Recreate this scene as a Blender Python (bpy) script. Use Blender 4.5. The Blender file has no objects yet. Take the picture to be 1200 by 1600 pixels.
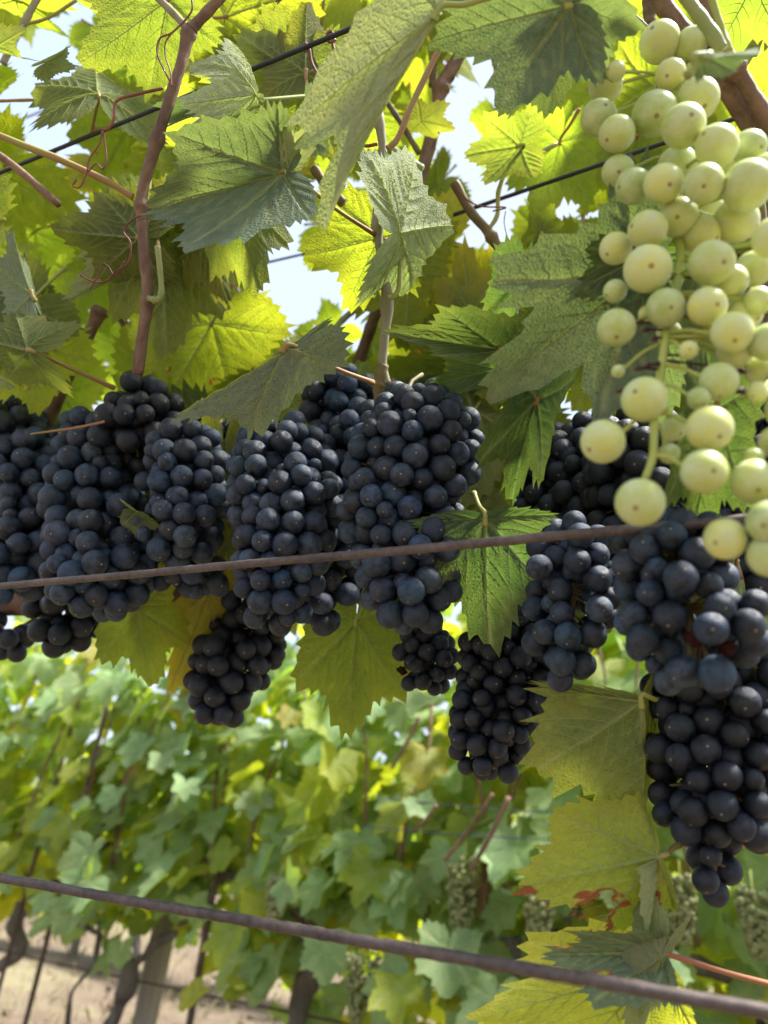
import bpy, math, random
import numpy as np
from mathutils import Vector, Matrix, noise as mnoise

random.seed(7)
RNG = np.random.default_rng(7)
R = math.radians
S = bpy.context.scene
COL = S.collection

# ------------------------------------------------------------------ camera
F = 1155.0                                   # focal length in photo pixels (1200 x 1600)
CAM = Vector((0.0, 0.0, 0.75))
PITCH, ROLL, YAW = R(25.3), R(6.5), R(29.7)
CM = Matrix.Rotation(YAW, 3, 'Z') @ Matrix.Rotation(math.pi / 2 + PITCH, 3, 'X') @ Matrix.Rotation(ROLL, 3, 'Z')
cd = bpy.data.cameras.new('camera')
cam = bpy.data.objects.new('camera', cd)
COL.objects.link(cam)
cam.matrix_world = Matrix.Translation(CAM) @ CM.to_4x4()
cd.sensor_fit = 'VERTICAL'
cd.sensor_height = 36.0
cd.lens = 36.0 * F / 1600.0
cd.clip_start = 0.02
cd.clip_end = 3000
cd.dof.use_dof = True
cd.dof.focus_distance = 0.45
cd.dof.aperture_fstop = cd.lens / 3.8
S.camera = cam

# ------------------------------------------------------------------ sky, sun, exposure
SUN_EL, SUN_AZ = R(64), R(75)                # azimuth from +Y (over the far side of the row) towards +X
w = bpy.data.worlds.new('World')
S.world = w
w.use_nodes = True
nt = w.node_tree
nt.nodes.clear()
sky = nt.nodes.new('ShaderNodeTexSky')
sky.sky_type = 'NISHITA'
sky.sun_disc = False
sky.sun_elevation = SUN_EL
sky.sun_rotation = SUN_AZ
sky.dust_density = 2.0
tc = nt.nodes.new('ShaderNodeTexCoord')
mp = nt.nodes.new('ShaderNodeMapping')
mp.inputs['Scale'].default_value = (1.0, 1.0, 2.2)
cn = nt.nodes.new('ShaderNodeTexNoise')
cn.inputs['Scale'].default_value = 2.6
cn.inputs['Detail'].default_value = 9
cn.inputs['Roughness'].default_value = 0.58
cr = nt.nodes.new('ShaderNodeValToRGB')
cr.color_ramp.elements[0].position = 0.36
cr.color_ramp.elements[0].color = (0.68, 0.68, 0.68, 1)
cr.color_ramp.elements[1].position = 0.60
mx = nt.nodes.new('ShaderNodeMix')
mx.data_type = 'RGBA'
mx.inputs['B'].default_value = (1.5, 1.66, 1.95, 1)
bg = nt.nodes.new('ShaderNodeBackground')
bg.inputs['Strength'].default_value = 0.10
wo = nt.nodes.new('ShaderNodeOutputWorld')
L = nt.links.new
L(tc.outputs['Generated'], mp.inputs['Vector'])
L(mp.outputs[0], cn.inputs['Vector'])
L(cn.outputs['Fac'], cr.inputs['Fac'])
L(cr.outputs['Color'], mx.inputs['Factor'])
L(sky.outputs['Color'], mx.inputs['A'])
L(mx.outputs['Result'], bg.inputs['Color'])
L(bg.outputs[0], wo.inputs['Surface'])

sd = bpy.data.lights.new('sun', 'SUN')
sd.energy = 2.35
sd.angle = R(9)
sd.color = (1.0, 0.975, 0.93)
sun = bpy.data.objects.new('sun', sd)
COL.objects.link(sun)
sdir = Vector((math.cos(SUN_EL) * math.sin(SUN_AZ), math.cos(SUN_EL) * math.cos(SUN_AZ), math.sin(SUN_EL)))
sun.rotation_euler = sdir.to_track_quat('Z', 'Y').to_euler()

S.view_settings.view_transform = 'Standard'
S.view_settings.look = 'None'
S.view_settings.gamma = 1
S.view_settings.use_curve_mapping = False
S.view_settings.exposure = 2.6
S.cycles.max_bounces = 10
S.cycles.diffuse_bounces = 5
S.cycles.transmission_bounces = 8
S.cycles.use_denoising = True
S.cycles.use_adaptive_sampling = True

# ------------------------------------------------------------------ placing helpers
CAMN = np.array(CAM)
CMN = np.array(CM)


def ray(px, py):
    return CM @ Vector(((px - 600) / F, -(py - 800) / F, -1.0))


def Z(px, py, z):                            # point at view depth z
    return CAM + ray(px, py) * z


def Y(px, py, y):                            # point on the upright plane world-y = y (rows run along world x)
    d = ray(px, py)
    return CAM + d * (y / d.y)


def depth(p):
    return -((CM.transposed() @ (Vector(p) - CAM)).z)


def pix(p):
    q = CM.transposed() @ (Vector(p) - CAM)
    return 600 + F * q.x / -q.z, 800 - F * q.y / -q.z


# ------------------------------------------------------------------ objects
WORLD = {}                                   # world matrices of parents


def reg(o, m):
    WORLD[o.name] = m.copy()


def put(o, parent=None, mat=None):
    m = mat if mat is not None else Matrix.Identity(4)
    COL.objects.link(o)
    if parent is not None:
        o.parent = parent
        o.matrix_parent_inverse = WORLD[parent.name].inverted()
    o.matrix_basis = m
    reg(o, m)
    return o


def tag(o, label=None, cat=None, group=None, kind=None):
    for k, v in (('label', label), ('category', cat), ('group', group), ('kind', kind)):
        if v:
            o[k] = v
    return o


def empty(name, loc):
    o = bpy.data.objects.new(name, None)
    o.empty_display_size = 0.05
    return put(o, None, Matrix.Translation(Vector(loc)))


def mesh(name, verts, faces, mats=(), smooth=True, attr=None, uv=None, fmat=None):
    me = bpy.data.meshes.new(name)
    verts = np.asarray(verts, dtype=np.float32)
    if isinstance(faces, np.ndarray):
        nf, k = faces.shape
        me.vertices.add(len(verts))
        me.vertices.foreach_set('co', verts.ravel())
        me.loops.add(nf * k)
        me.loops.foreach_set('vertex_index', faces.ravel().astype(np.int32))
        me.polygons.add(nf)
        me.polygons.foreach_set('loop_start', np.arange(0, nf * k, k, dtype=np.int32))
        me.update(calc_edges=True)
        me.validate()
    else:
        me.from_pydata(verts.tolist(), [], faces)
    for m in mats:
        me.materials.append(m)
    if fmat is not None:
        me.polygons.foreach_set('material_index', np.asarray(fmat, dtype=np.int32))
    if smooth:
        me.polygons.foreach_set('use_smooth', [True] * len(me.polygons))
    li = np.empty(len(me.loops), dtype=np.int32)
    me.loops.foreach_get('vertex_index', li)
    if uv is not None:
        lay = me.uv_layers.new(name='UVMap')
        lay.data.foreach_set('uv', np.asarray(uv, dtype=np.float32)[li].ravel())
    if attr is not None:
        a = me.color_attributes.new('leafdat', 'FLOAT_COLOR', 'POINT')
        a.data.foreach_set('color', np.asarray(attr, dtype=np.float32).ravel())
    me.update()
    return me


def obj(name, me, parent=None, mat=None):
    return put(bpy.data.objects.new(name, me), parent, mat)


class MB:
    """collects tubes, boxes into one mesh"""

    def __init__(s):
        s.v, s.f, s.n = [], [], 0

    def add(s, v, f):
        v = np.asarray(v, dtype=float)
        s.v.append(v)
        s.f.extend([tuple(int(i) + s.n for i in q) for q in f])
        s.n += len(v)

    def tube(s, pts, rad, seg=8, rough=0.0, seed=0.0, cap=True, freq=30.0):
        pts = np.asarray([tuple(p) for p in pts], dtype=float)
        n = len(pts)
        rad = np.full(n, rad, dtype=float) if np.isscalar(rad) else np.asarray(rad, dtype=float)
        tan = np.gradient(pts, axis=0)
        tan /= np.linalg.norm(tan, axis=1)[:, None] + 1e-12
        up = np.array((0.13, 0.21, 0.97)) if abs(tan[0][2]) < 0.9 else np.array((0.97, 0.2, 0.1))
        a = np.cross(tan[0], up)
        a /= np.linalg.norm(a)
        vs = []
        ang = np.linspace(0, 2 * math.pi, seg, endpoint=False)
        for i in range(n):
            a = a - tan[i] * np.dot(a, tan[i])
            a /= np.linalg.norm(a) + 1e-12
            b = np.cross(tan[i], a)
            rr = np.full(seg, rad[i])
            if rough:
                for k in range(seg):
                    q = pts[i] + (a * math.cos(ang[k]) + b * math.sin(ang[k])) * rad[i]
                    rr[k] *= 1 + rough * mnoise.noise(Vector(q * freq) + Vector((seed, 0, 0)))
            vs.append(pts[i] + (np.cos(ang)[:, None] * a + np.sin(ang)[:, None] * b) * rr[:, None])
        vs = np.concatenate(vs)
        fs = [(i * seg + k, i * seg + (k + 1) % seg, (i + 1) * seg + (k + 1) % seg, (i + 1) * seg + k) for i in range(n - 1) for k in range(seg)]
        if cap:
            fs.append(tuple(range(seg))[::-1])
            fs.append(tuple(range((n - 1) * seg, n * seg)))
        s.add(vs, fs)
        return s

    def build(s, name, mats, smooth=True):
        return mesh(name, np.concatenate(s.v), s.f, mats if isinstance(mats, (list, tuple)) else [mats], smooth)


def spline(pts, n=8):
    """Catmull-Rom through the points"""
    p = [np.array(tuple(q), dtype=float) for q in pts]
    if len(p) < 3:
        return [p[0] + (p[1] - p[0]) * t for t in np.linspace(0, 1, n + 1)]
    p = [2 * p[0] - p[1]] + p + [2 * p[-1] - p[-2]]
    out = []
    for i in range(1, len(p) - 2):
        for t in np.linspace(0, 1, n, endpoint=False):
            out.append(0.5 * (2 * p[i] + (p[i + 1] - p[i - 1]) * t + (2 * p[i - 1] - 5 * p[i] + 4 * p[i + 1] - p[i + 2]) * t * t + (3 * p[i] - p[i - 1] - 3 * p[i + 1] + p[i + 2]) * t ** 3))
    out.append(p[-2])
    return out


# ------------------------------------------------------------------ materials
class N:
    def __init__(s, name):
        s.m = bpy.data.materials.new(name)
        s.m.use_nodes = True
        s.t = s.m.node_tree
        s.t.nodes.clear()
        s.out = s.t.nodes.new('ShaderNodeOutputMaterial')

    def n(s, typ, **kw):
        nd = s.t.nodes.new('ShaderNode' + typ)
        for k, v in kw.items():
            if k in nd.inputs.keys():
                s.set(nd.inputs[k], v)
            else:
                setattr(nd, k, v)
        return nd

    def set(s, inp, v):
        if isinstance(v, bpy.types.NodeSocket):
            s.t.links.new(v, inp)
        else:
            inp.default_value = v

    def mix(s, fac, a, b, mode='MIX'):
        nd = s.t.nodes.new('ShaderNodeMix')
        nd.data_type = 'RGBA'
        nd.blend_type = mode
        s.set(nd.inputs['Factor'], fac)
        for k, v in (('A', a), ('B', b)):
            if isinstance(v, tuple) and len(v) == 3:
                v = v + (1.0,)
            s.set(nd.inputs[k], v)
        return nd.outputs['Result']

    def math(s, op, a, b=0.0, c=None):
        nd = s.t.nodes.new('ShaderNodeMath')
        nd.operation = op
        s.set(nd.inputs[0], a)
        s.set(nd.inputs[1], b)
        if c is not None:
            s.set(nd.inputs[2], c)
        return nd.outputs[0]

    def ramp(s, fac, lo, hi, a=0.0, b=1.0):
        nd = s.t.nodes.new('ShaderNodeMapRange')
        s.set(nd.inputs['Value'], fac)
        for k, v in (('From Min', lo), ('From Max', hi), ('To Min', a), ('To Max', b)):
            s.set(nd.inputs[k], v)
        return nd.outputs[0]

    def noise(s, vec, scale, detail=4, rough=0.55):
        nd = s.n('TexNoise', Scale=scale, Detail=detail, Roughness=rough)
        if vec is not None:
            s.set(nd.inputs['Vector'], vec)
        return nd.outputs['Fac']

    def end(s, shader):
        s.t.links.new(shader, s.out.inputs['Surface'])
        return s.m


def leaf_mat(name, top, under, trans, tw=0.5, yellow=0.15, ycol=(0.55, 0.45, 0.03), vcol=(0.42, 0.45, 0.20), rough=0.45, mott=1.0):
    b = N(name)
    uv = b.n('UVMap').outputs[0]
    info = b.n('ObjectInfo')
    rnd = info.outputs['Random']
    off = b.n('VectorMath', operation='ADD')
    b.set(off.inputs[0], uv)
    cmb = b.n('CombineXYZ')
    b.set(cmb.inputs[0], b.math('MULTIPLY', rnd, 37.0))
    b.set(cmb.inputs[1], b.math('MULTIPLY', rnd, 91.0))
    b.set(off.inputs[1], cmb.outputs[0])
    vec = off.outputs[0]
    at = b.n('Attribute', attribute_name='leafdat')
    sep = b.n('SeparateColor')
    b.set(sep.inputs[0], at.outputs['Color'])
    vein, rim, brown = sep.outputs[0], sep.outputs[1], sep.outputs[2]
    big = b.noise(vec, 2.6, 3)
    mid = b.noise(vec, 14.0, 5, 0.6)
    fine = b.noise(vec, 90.0, 3, 0.6)
    vo = b.n('TexVoronoi', feature='DISTANCE_TO_EDGE', Scale=36.0)
    wv = b.n('VectorMath', operation='MULTIPLY_ADD')
    nv = b.n('TexNoise', Scale=9.0, Detail=3)
    b.set(nv.inputs['Vector'], vec)
    b.set(wv.inputs[0], nv.outputs['Color'])
    wv.inputs[1].default_value = (0.06, 0.06, 0.06)
    b.set(wv.inputs[2], vec)
    b.set(vo.inputs['Vector'], wv.outputs[0])
    net = b.ramp(vo.outputs['Distance'], 0.0, 0.13, 1.0, 0.0)      # fine vein net
    back = b.n('NewGeometry').outputs['Backfacing']
    f1 = b.ramp(b.math('ADD', mid, b.math('MULTIPLY', big, 0.6)), 0.55, 1.05)
    topc = b.mix(f1, tuple(c * (1 - 0.3 * mott) for c in top), tuple(c * (1 + 0.35 * mott) for c in top))
    undc = b.mix(f1, tuple(c * 0.82 for c in under), tuple(c * 1.18 for c in under))
    undc = b.mix(b.math('MULTIPLY', net, 0.35), undc, tuple(min(1, c * 1.7 + 0.03) for c in under))
    topc = b.mix(b.math('MULTIPLY', net, 0.25), topc, tuple(c * 1.5 for c in top))
    col = b.mix(back, topc, undc)
    trc = b.mix(f1, tuple(c * 0.78 for c in trans), tuple(min(1, c * 1.15) for c in trans))
    trc = b.mix(b.math('MULTIPLY', net, 0.22), trc, tuple(min(1, c * 1.5 + 0.02) for c in trans))
    trc = b.mix(b.math('MULTIPLY', b.ramp(fine, 0.62, 0.75), 0.3), trc, tuple(c * 0.4 for c in trans))
    # yellowing towards the rim and in blotches
    ym = b.math('MULTIPLY', b.ramp(b.math('ADD', b.math('MULTIPLY', rim, 0.45), big), 0.70, 1.05), yellow)
    col = b.mix(ym, col, ycol)
    trc = b.mix(ym, trc, tuple(min(1, c * 1.5) for c in ycol))
    vm = b.math('MULTIPLY', vein, 0.75)
    col = b.mix(vm, col, vcol)
    trc = b.mix(b.math('MULTIPLY', vein, 0.35), trc, tuple(min(1, c * 1.3 + 0.04) for c in trans))
    # pale scratches and dust, tiny rust spots
    sp = b.ramp(b.noise(vec, 55.0, 2), 0.73, 0.80)
    col = b.mix(b.math('MULTIPLY', sp, 0.3), col, (0.3, 0.32, 0.2))
    sp2 = b.ramp(b.noise(vec, 22.0, 2), 0.74, 0.77)
    col = b.mix(b.math('MULTIPLY', sp2, 0.7), col, (0.10, 0.045, 0.015))
    trc = b.mix(b.math('MULTIPLY', sp2, 0.7), trc, (0.12, 0.05, 0.01))
    bm = b.ramp(b.math('ADD', brown, b.math('MULTIPLY', mid, 0.5)), 0.55, 0.72)
    col = b.mix(bm, col, (0.33, 0.10, 0.05))
    trc = b.mix(bm, trc, (0.60, 0.17, 0.06))
    hs = b.n('HueSaturation')
    b.set(hs.inputs['Hue'], b.ramp(rnd, 0, 1, 0.485, 0.512))
    b.set(hs.inputs['Value'], b.ramp(b.math('FRACT', b.math('MULTIPLY', rnd, 7.3)), 0, 1, 0.8, 1.2))
    b.set(hs.inputs['Color'], col)
    ht = b.n('HueSaturation')
    b.set(ht.inputs['Hue'], b.ramp(rnd, 0, 1, 0.485, 0.512))
    b.set(ht.inputs['Value'], b.ramp(b.math('FRACT', b.math('MULTIPLY', rnd, 5.7)), 0, 1, 0.8, 1.15))
    b.set(ht.inputs['Color'], trc)
    bp = b.n('Bump', Strength=0.3, Distance=0.008)
    hgt = b.math('ADD', b.math('MULTIPLY', vo.outputs['Distance'], 1.2), b.math('MULTIPLY', mid, 0.35))
    b.set(bp.inputs['Height'], hgt)
    pr = b.n('BsdfPrincipled')
    b.set(pr.inputs['Base Color'], hs.outputs[0])
    b.set(pr.inputs['Roughness'], b.ramp(back, 0, 1, rough, 0.85))
    pr.inputs['Specular IOR Level'].default_value = 0.4
    b.set(pr.inputs['Normal'], bp.outputs[0])
    tl = b.n('BsdfTranslucent')
    b.set(tl.inputs['Color'], ht.outputs[0])
    b.set(tl.inputs['Normal'], bp.outputs[0])
    ms = b.n('MixShader')
    ms.inputs[0].default_value = tw
    b.set(ms.inputs[1], pr.outputs[0])
    b.set(ms.inputs[2], tl.outputs[0])
    return b.end(ms.outputs[0])


LM = {
    'olive': leaf_mat('leaf_olive', (0.055, 0.095, 0.035), (0.15, 0.18, 0.075), (0.31, 0.38, 0.025), 0.54, 0.2),
    'dark': leaf_mat('leaf_dark_green', (0.045, 0.085, 0.038), (0.12, 0.15, 0.07), (0.16, 0.26, 0.03), 0.35, 0.1),
    'grey': leaf_mat('leaf_grey_green', (0.105, 0.155, 0.105), (0.20, 0.25, 0.17), (0.18, 0.27, 0.05), 0.32, 0.05, rough=0.5),
    'pale': leaf_mat('leaf_pale', (0.15, 0.21, 0.09), (0.30, 0.34, 0.20), (0.35, 0.45, 0.10), 0.4, 0.1),
    'bright': leaf_mat('leaf_bright', (0.10, 0.16, 0.03), (0.22, 0.27, 0.07), (0.46, 0.58, 0.022), 0.62, 0.22),
    'yellow': leaf_mat('leaf_yellow', (0.22, 0.22, 0.03), (0.35, 0.33, 0.08), (0.56, 0.50, 0.02), 0.58, 0.4, ycol=(0.65, 0.45, 0.03)),
    'worn': leaf_mat('leaf_worn_yellow', (0.26, 0.30, 0.05), (0.36, 0.40, 0.08), (0.62, 0.70, 0.03), 0.55, 0.35, ycol=(0.45, 0.38, 0.04), mott=1.5),
    'row': leaf_mat('leaf_row', (0.20, 0.31, 0.14), (0.26, 0.35, 0.15), (0.46, 0.68, 0.04), 0.42, 0.08, rough=0.5),
    'rowy': leaf_mat('leaf_row_yellow', (0.24, 0.32, 0.04), (0.32, 0.38, 0.08), (0.66, 0.76, 0.02), 0.58, 0.2),
    'far': leaf_mat('leaf_far', (0.12, 0.18, 0.08), (0.18, 0.23, 0.11), (0.45, 0.60, 0.07), 0.45, 0.2),
}


def simple(name, c1, c2, scale, rough=0.7, bump=0.4, dist=0.003, spec=0.3, coord='Object', stretch=(1, 1, 1), detail=6, metal=0.0):
    b = N(name)
    t = b.n('TexCoord').outputs[coord]
    mpn = b.n('Mapping')
    mpn.inputs['Scale'].default_value = stretch
    b.set(mpn.inputs['Vector'], t)
    f = b.noise(mpn.outputs[0], scale, detail, 0.65)
    f2 = b.noise(mpn.outputs[0], scale * 0.17, 3)
    ff = b.ramp(b.math('ADD', f, b.math('MULTIPLY', f2, 0.7)), 0.6, 1.1)
    pr = b.n('BsdfPrincipled', Roughness=rough, Metallic=metal)
    pr.inputs['Specular IOR Level'].default_value = spec
    b.set(pr.inputs['Base Color'], b.mix(ff, c1, c2))
    bp = b.n('Bump', Strength=bump, Distance=dist)
    b.set(bp.inputs['Height'], f)
    b.set(pr.inputs['Normal'], bp.outputs[0])
    return b.end(pr.outputs[0])


M_VEIN = None


def vein_mat():
    b = N('leaf_vein')
    pr = b.n('BsdfPrincipled', Roughness=0.6)
    f = b.noise(b.n('TexCoord').outputs['Object'], 8, 3)
    b.set(pr.inputs['Base Color'], b.mix(f, (0.26, 0.30, 0.12), (0.40, 0.42, 0.18)))
    tl = b.n('BsdfTranslucent')
    tl.inputs['Color'].default_value = (0.75, 0.80, 0.25, 1)
    ms = b.n('MixShader')
    ms.inputs[0].default_value = 0.5
    b.set(ms.inputs[1], pr.outputs[0])
    b.set(ms.inputs[2], tl.outputs[0])
    return b.end(ms.outputs[0])


M_VEIN = vein_mat()
M_PET = simple('petiole_olive_red', (0.30, 0.28, 0.09), (0.32, 0.13, 0.07), 20, 0.5, 0.15)
M_PETG = simple('petiole_green', (0.26, 0.32, 0.08), (0.35, 0.33, 0.10), 25, 0.5, 0.15)
M_PETR = simple('petiole_red', (0.34, 0.10, 0.06), (0.30, 0.20, 0.07), 14, 0.5, 0.15)
M_CANE = simple('cane_bark_red', (0.075, 0.036, 0.022), (0.27, 0.165, 0.105), 140, 0.6, 0.9, 0.0016, stretch=(1, 1, 0.18))
M_CANEG = simple('cane_bark_grey', (0.20, 0.19, 0.11), (0.34, 0.29, 0.21), 90, 0.6, 0.4, 0.001, stretch=(1, 1, 0.18))
M_CANEK = simple('cane_bark_brown', (0.09, 0.05, 0.03), (0.20, 0.16, 0.06), 80, 0.65, 0.4, 0.001, stretch=(1, 1, 0.2))
M_SHOOT = simple('green_shoot', (0.22, 0.28, 0.09), (0.33, 0.33, 0.14), 40, 0.5, 0.2, 0.001)
M_TEND = simple('tendril_brown', (0.10, 0.03, 0.02), (0.26, 0.10, 0.06), 60, 0.5, 0.2, 0.0005)
M_OLD = simple('old_vine_bark', (0.05, 0.025, 0.016), (0.22, 0.12, 0.08), 70, 0.85, 1.0, 0.006, stretch=(0.25, 1, 1))
M_TRUNK = simple('trunk_bark', (0.06, 0.048, 0.042), (0.22, 0.19, 0.17), 45, 0.9, 1.0, 0.01, stretch=(1, 1, 0.25))
M_RUST = simple('rusty_wire', (0.035, 0.022, 0.019), (0.13, 0.095, 0.082), 260, 0.55, 0.7, 0.0008, spec=0.5, detail=8)
M_BLACKW = simple('black_wire', (0.012, 0.013, 0.016), (0.035, 0.037, 0.042), 60, 0.45, 0.3, 0.0004)
M_BLUEW = simple('steel_wire', (0.03, 0.035, 0.05), (0.06, 0.07, 0.10), 60, 0.4, 0.1, 0.0004)
M_WOOD = simple('grey_post_wood', (0.20, 0.17, 0.14), (0.42, 0.37, 0.32), 30, 0.85, 0.6, 0.004, stretch=(1, 1, 0.08))
M_STAKE = simple('rust_stake', (0.05, 0.03, 0.025), (0.14, 0.09, 0.07), 80, 0.7, 0.5, 0.001)
M_STEM = simple('bunch_stem_green', (0.28, 0.34, 0.06), (0.42, 0.44, 0.10), 70, 0.5, 0.3, 0.0006)
M_DSTEM = simple('bunch_stem_dark', (0.10, 0.13, 0.03), (0.14, 0.06, 0.04), 90, 0.6, 0.3, 0.0006)
M_STUB = simple('dried_stub', (0.03, 0.008, 0.012), (0.10, 0.03, 0.035), 200, 0.7, 0.6, 0.001)
M_DRY = simple('dried_berry', (0.16, 0.02, 0.012), (0.035, 0.012, 0.014), 160, 0.5, 1.0, 0.004)


def dark_berry(name, bloom, bare, bloomw):
    b = N(name)
    tcn = b.n('TexCoord').outputs['Object']
    info = b.n('ObjectInfo')
    rnd = info.outputs['Random']
    av = b.n('VectorMath', operation='ADD')
    b.set(av.inputs[0], tcn)
    cmb = b.n('CombineXYZ')
    b.set(cmb.inputs[0], b.math('MULTIPLY', rnd, 53.0))
    b.set(cmb.inputs[2], b.math('MULTIPLY', rnd, 17.0))
    b.set(av.inputs[1], cmb.outputs[0])
    v = av.outputs[0]
    n1 = b.noise(v, 1.5, 5, 0.6)
    n2 = b.noise(v, 9.0, 5, 0.7)
    n3 = b.noise(v, 34.0, 3, 0.7)
    k = b.math('ADD', b.math('MULTIPLY', n1, 0.8), b.math('MULTIPLY', n2, 0.45))
    m = b.ramp(k, 0.50, 0.72, 0.08, 1.0)
    m = b.math('MULTIPLY', m, b.ramp(rnd, 0, 1, bloomw * 0.35, bloomw * 1.1))
    m = b.math('MULTIPLY', m, b.ramp(n3, 0.66, 0.74, 1.0, 0.45))
    hs = b.n('HueSaturation')
    b.set(hs.inputs['Hue'], b.ramp(b.math('FRACT', b.math('MULTIPLY', rnd, 11.0)), 0, 1, 0.485, 0.512))
    b.set(hs.inputs['Saturation'], b.ramp(b.math('FRACT', b.math('MULTIPLY', rnd, 23.0)), 0, 1, 0.75, 1.1))
    hs.inputs['Color'].default_value = bloom + (1,)
    col = b.mix(m, bare, hs.outputs[0])
    # fine specks and a light dusting
    n4 = b.noise(v, 60.0, 2)
    col = b.mix(b.math('MULTIPLY', b.ramp(n4, 0.66, 0.72), 0.55), col, (0.004, 0.004, 0.008))
    n5 = b.noise(v, 20.0, 2)
    col = b.mix(b.math('MULTIPLY', b.ramp(n5, 0.74, 0.78), 0.35), col, (0.16, 0.17, 0.19))
    # corky scar patch on a few berries
    sc = b.math('MULTIPLY', b.ramp(b.noise(v, 2.3, 6, 0.75), 0.70, 0.76), b.ramp(rnd, 0.84, 0.88))
    col = b.mix(b.math('MULTIPLY', sc, 0.8), col, (0.16, 0.08, 0.06))
    nrm = b.n('VectorMath', operation='NORMALIZE')
    b.set(nrm.inputs[0], tcn)
    sp = b.n('SeparateXYZ')
    b.set(sp.inputs[0], nrm.outputs[0])
    ring = b.ramp(sp.outputs[2], -0.992, -0.965, 1.0, 0.0)
    col = b.mix(b.math('MULTIPLY', ring, 0.55), col, (0.012, 0.012, 0.018))
    dot = b.ramp(sp.outputs[2], -0.9968, -0.9950, 1.0, 0.0)
    col = b.mix(b.math('MULTIPLY', dot, 0.85), col, (0.22, 0.19, 0.15))
    pr = b.n('BsdfPrincipled')
    b.set(pr.inputs['Base Color'], col)
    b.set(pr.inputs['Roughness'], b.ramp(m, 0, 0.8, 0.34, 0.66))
    pr.inputs['Specular IOR Level'].default_value = 0.42
    bp = b.n('Bump', Strength=0.25, Distance=0.02)
    b.set(bp.inputs['Height'], b.math('ADD', n2, b.math('MULTIPLY', n3, 0.25)))
    b.set(pr.inputs['Normal'], bp.outputs[0])
    return b.end(pr.outputs[0])


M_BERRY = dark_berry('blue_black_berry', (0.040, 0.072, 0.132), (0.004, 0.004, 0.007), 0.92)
M_BERRYG = dark_berry('glossy_shaded_berry', (0.022, 0.037, 0.066), (0.002, 0.002, 0.004), 0.7)  # less bloom, more gloss; shade on rear bunches is put into its darker colour


def green_berry():
    b = N('white_grape_skin')
    tcn = b.n('TexCoord').outputs['Object']
    rnd = b.n('ObjectInfo').outputs['Random']
    av = b.n('VectorMath', operation='ADD')
    b.set(av.inputs[0], tcn)
    cmb = b.n('CombineXYZ')
    b.set(cmb.inputs[0], b.math('MULTIPLY', rnd, 53.0))
    b.set(av.inputs[1], cmb.outputs[0])
    v = av.outputs[0]
    n1 = b.noise(v, 1.3, 4)
    n2 = b.noise(v, 12.0, 4, 0.6)
    nrm = b.n('VectorMath', operation='NORMALIZE')
    b.set(nrm.inputs[0], tcn)
    sp = b.n('SeparateXYZ')
    b.set(sp.inputs[0], nrm.outputs[0])
    base = b.mix(b.math('FRACT', b.math('MULTIPLY', rnd, 13.7)), (0.33, 0.42, 0.11), (0.64, 0.63, 0.16))
    blo = b.mix(b.ramp(b.math('ADD', n1, b.math('MULTIPLY', n2, 0.35)), 0.50, 0.85, 0.05, 0.85), base, (0.55, 0.60, 0.34))
    blo = b.mix(b.math('MULTIPLY', b.ramp(n1, 0.55, 0.75), b.ramp(rnd, 0.6, 1.0, 0.0, 0.5)), blo, (0.46, 0.30, 0.14))
    # faint meridian veins
    at = b.math('ARCTAN2', sp.outputs[0], sp.outputs[1])
    mer = b.ramp(b.math('SINE', b.math('MULTIPLY', at, 9.0)), 0.5, 1.0, 0.0, 0.05)
    blo = b.mix(mer, blo, (0.70, 0.70, 0.45))
    sc = b.ramp(b.noise(v, 5.0, 4, 0.7), 0.70, 0.74, 0.0, 0.6)
    blo = b.mix(sc, blo, (0.22, 0.14, 0.05))
    dot = b.ramp(sp.outputs[2], -0.9960, -0.9915, 1.0, 0.0)
    col = b.mix(b.math('MULTIPLY', dot, 0.8), blo, (0.22, 0.11, 0.04))
    pr = b.n('BsdfPrincipled')
    b.set(pr.inputs['Base Color'], col)
    b.set(pr.inputs['Roughness'], b.ramp(n2, 0.3, 0.7, 0.30, 0.52))
    pr.inputs['Subsurface Weight'].default_value = 0.65
    pr.inputs['Subsurface Radius'].default_value = (1.0, 0.95, 0.25)
    pr.inputs['Subsurface Scale'].default_value = 0.0050
    pr.inputs['Specular IOR Level'].default_value = 0.4
    return b.end(pr.outputs[0])


M_GREEN = green_berry()
M_ROWG = simple('row_white_berry', (0.13, 0.16, 0.05), (0.26, 0.26, 0.12), 30, 0.5, 0.1)

# ------------------------------------------------------------------ leaf geometry
_A = np.radians([0, 12, 27, 40, 50, 62, 80, 98, 113, 128, 148, 164, 174, 180])
_R1 = np.array([1.0, .90, .76, .84, .92, .82, .67, .70, .76, .66, .52, .42, .26, .08])      # shallow lobes
_R2 = np.array([1.0, .84, .52, .74, .97, .76, .46, .60, .76, .60, .48, .36, .18, .05])      # deeper lobes


def rbase(th, lobe):
    a = np.abs(th)
    r = (1 - lobe) * _R1 + lobe * _R2
    # smooth interpolation: average of shifted linear interpolations
    out = 0
    for d, wgt in ((-0.07, .25), (0, .5), (0.07, .25)):
        out = out + wgt * np.interp(np.clip(a + d, 0, math.pi), _A, r)
    return out


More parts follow.
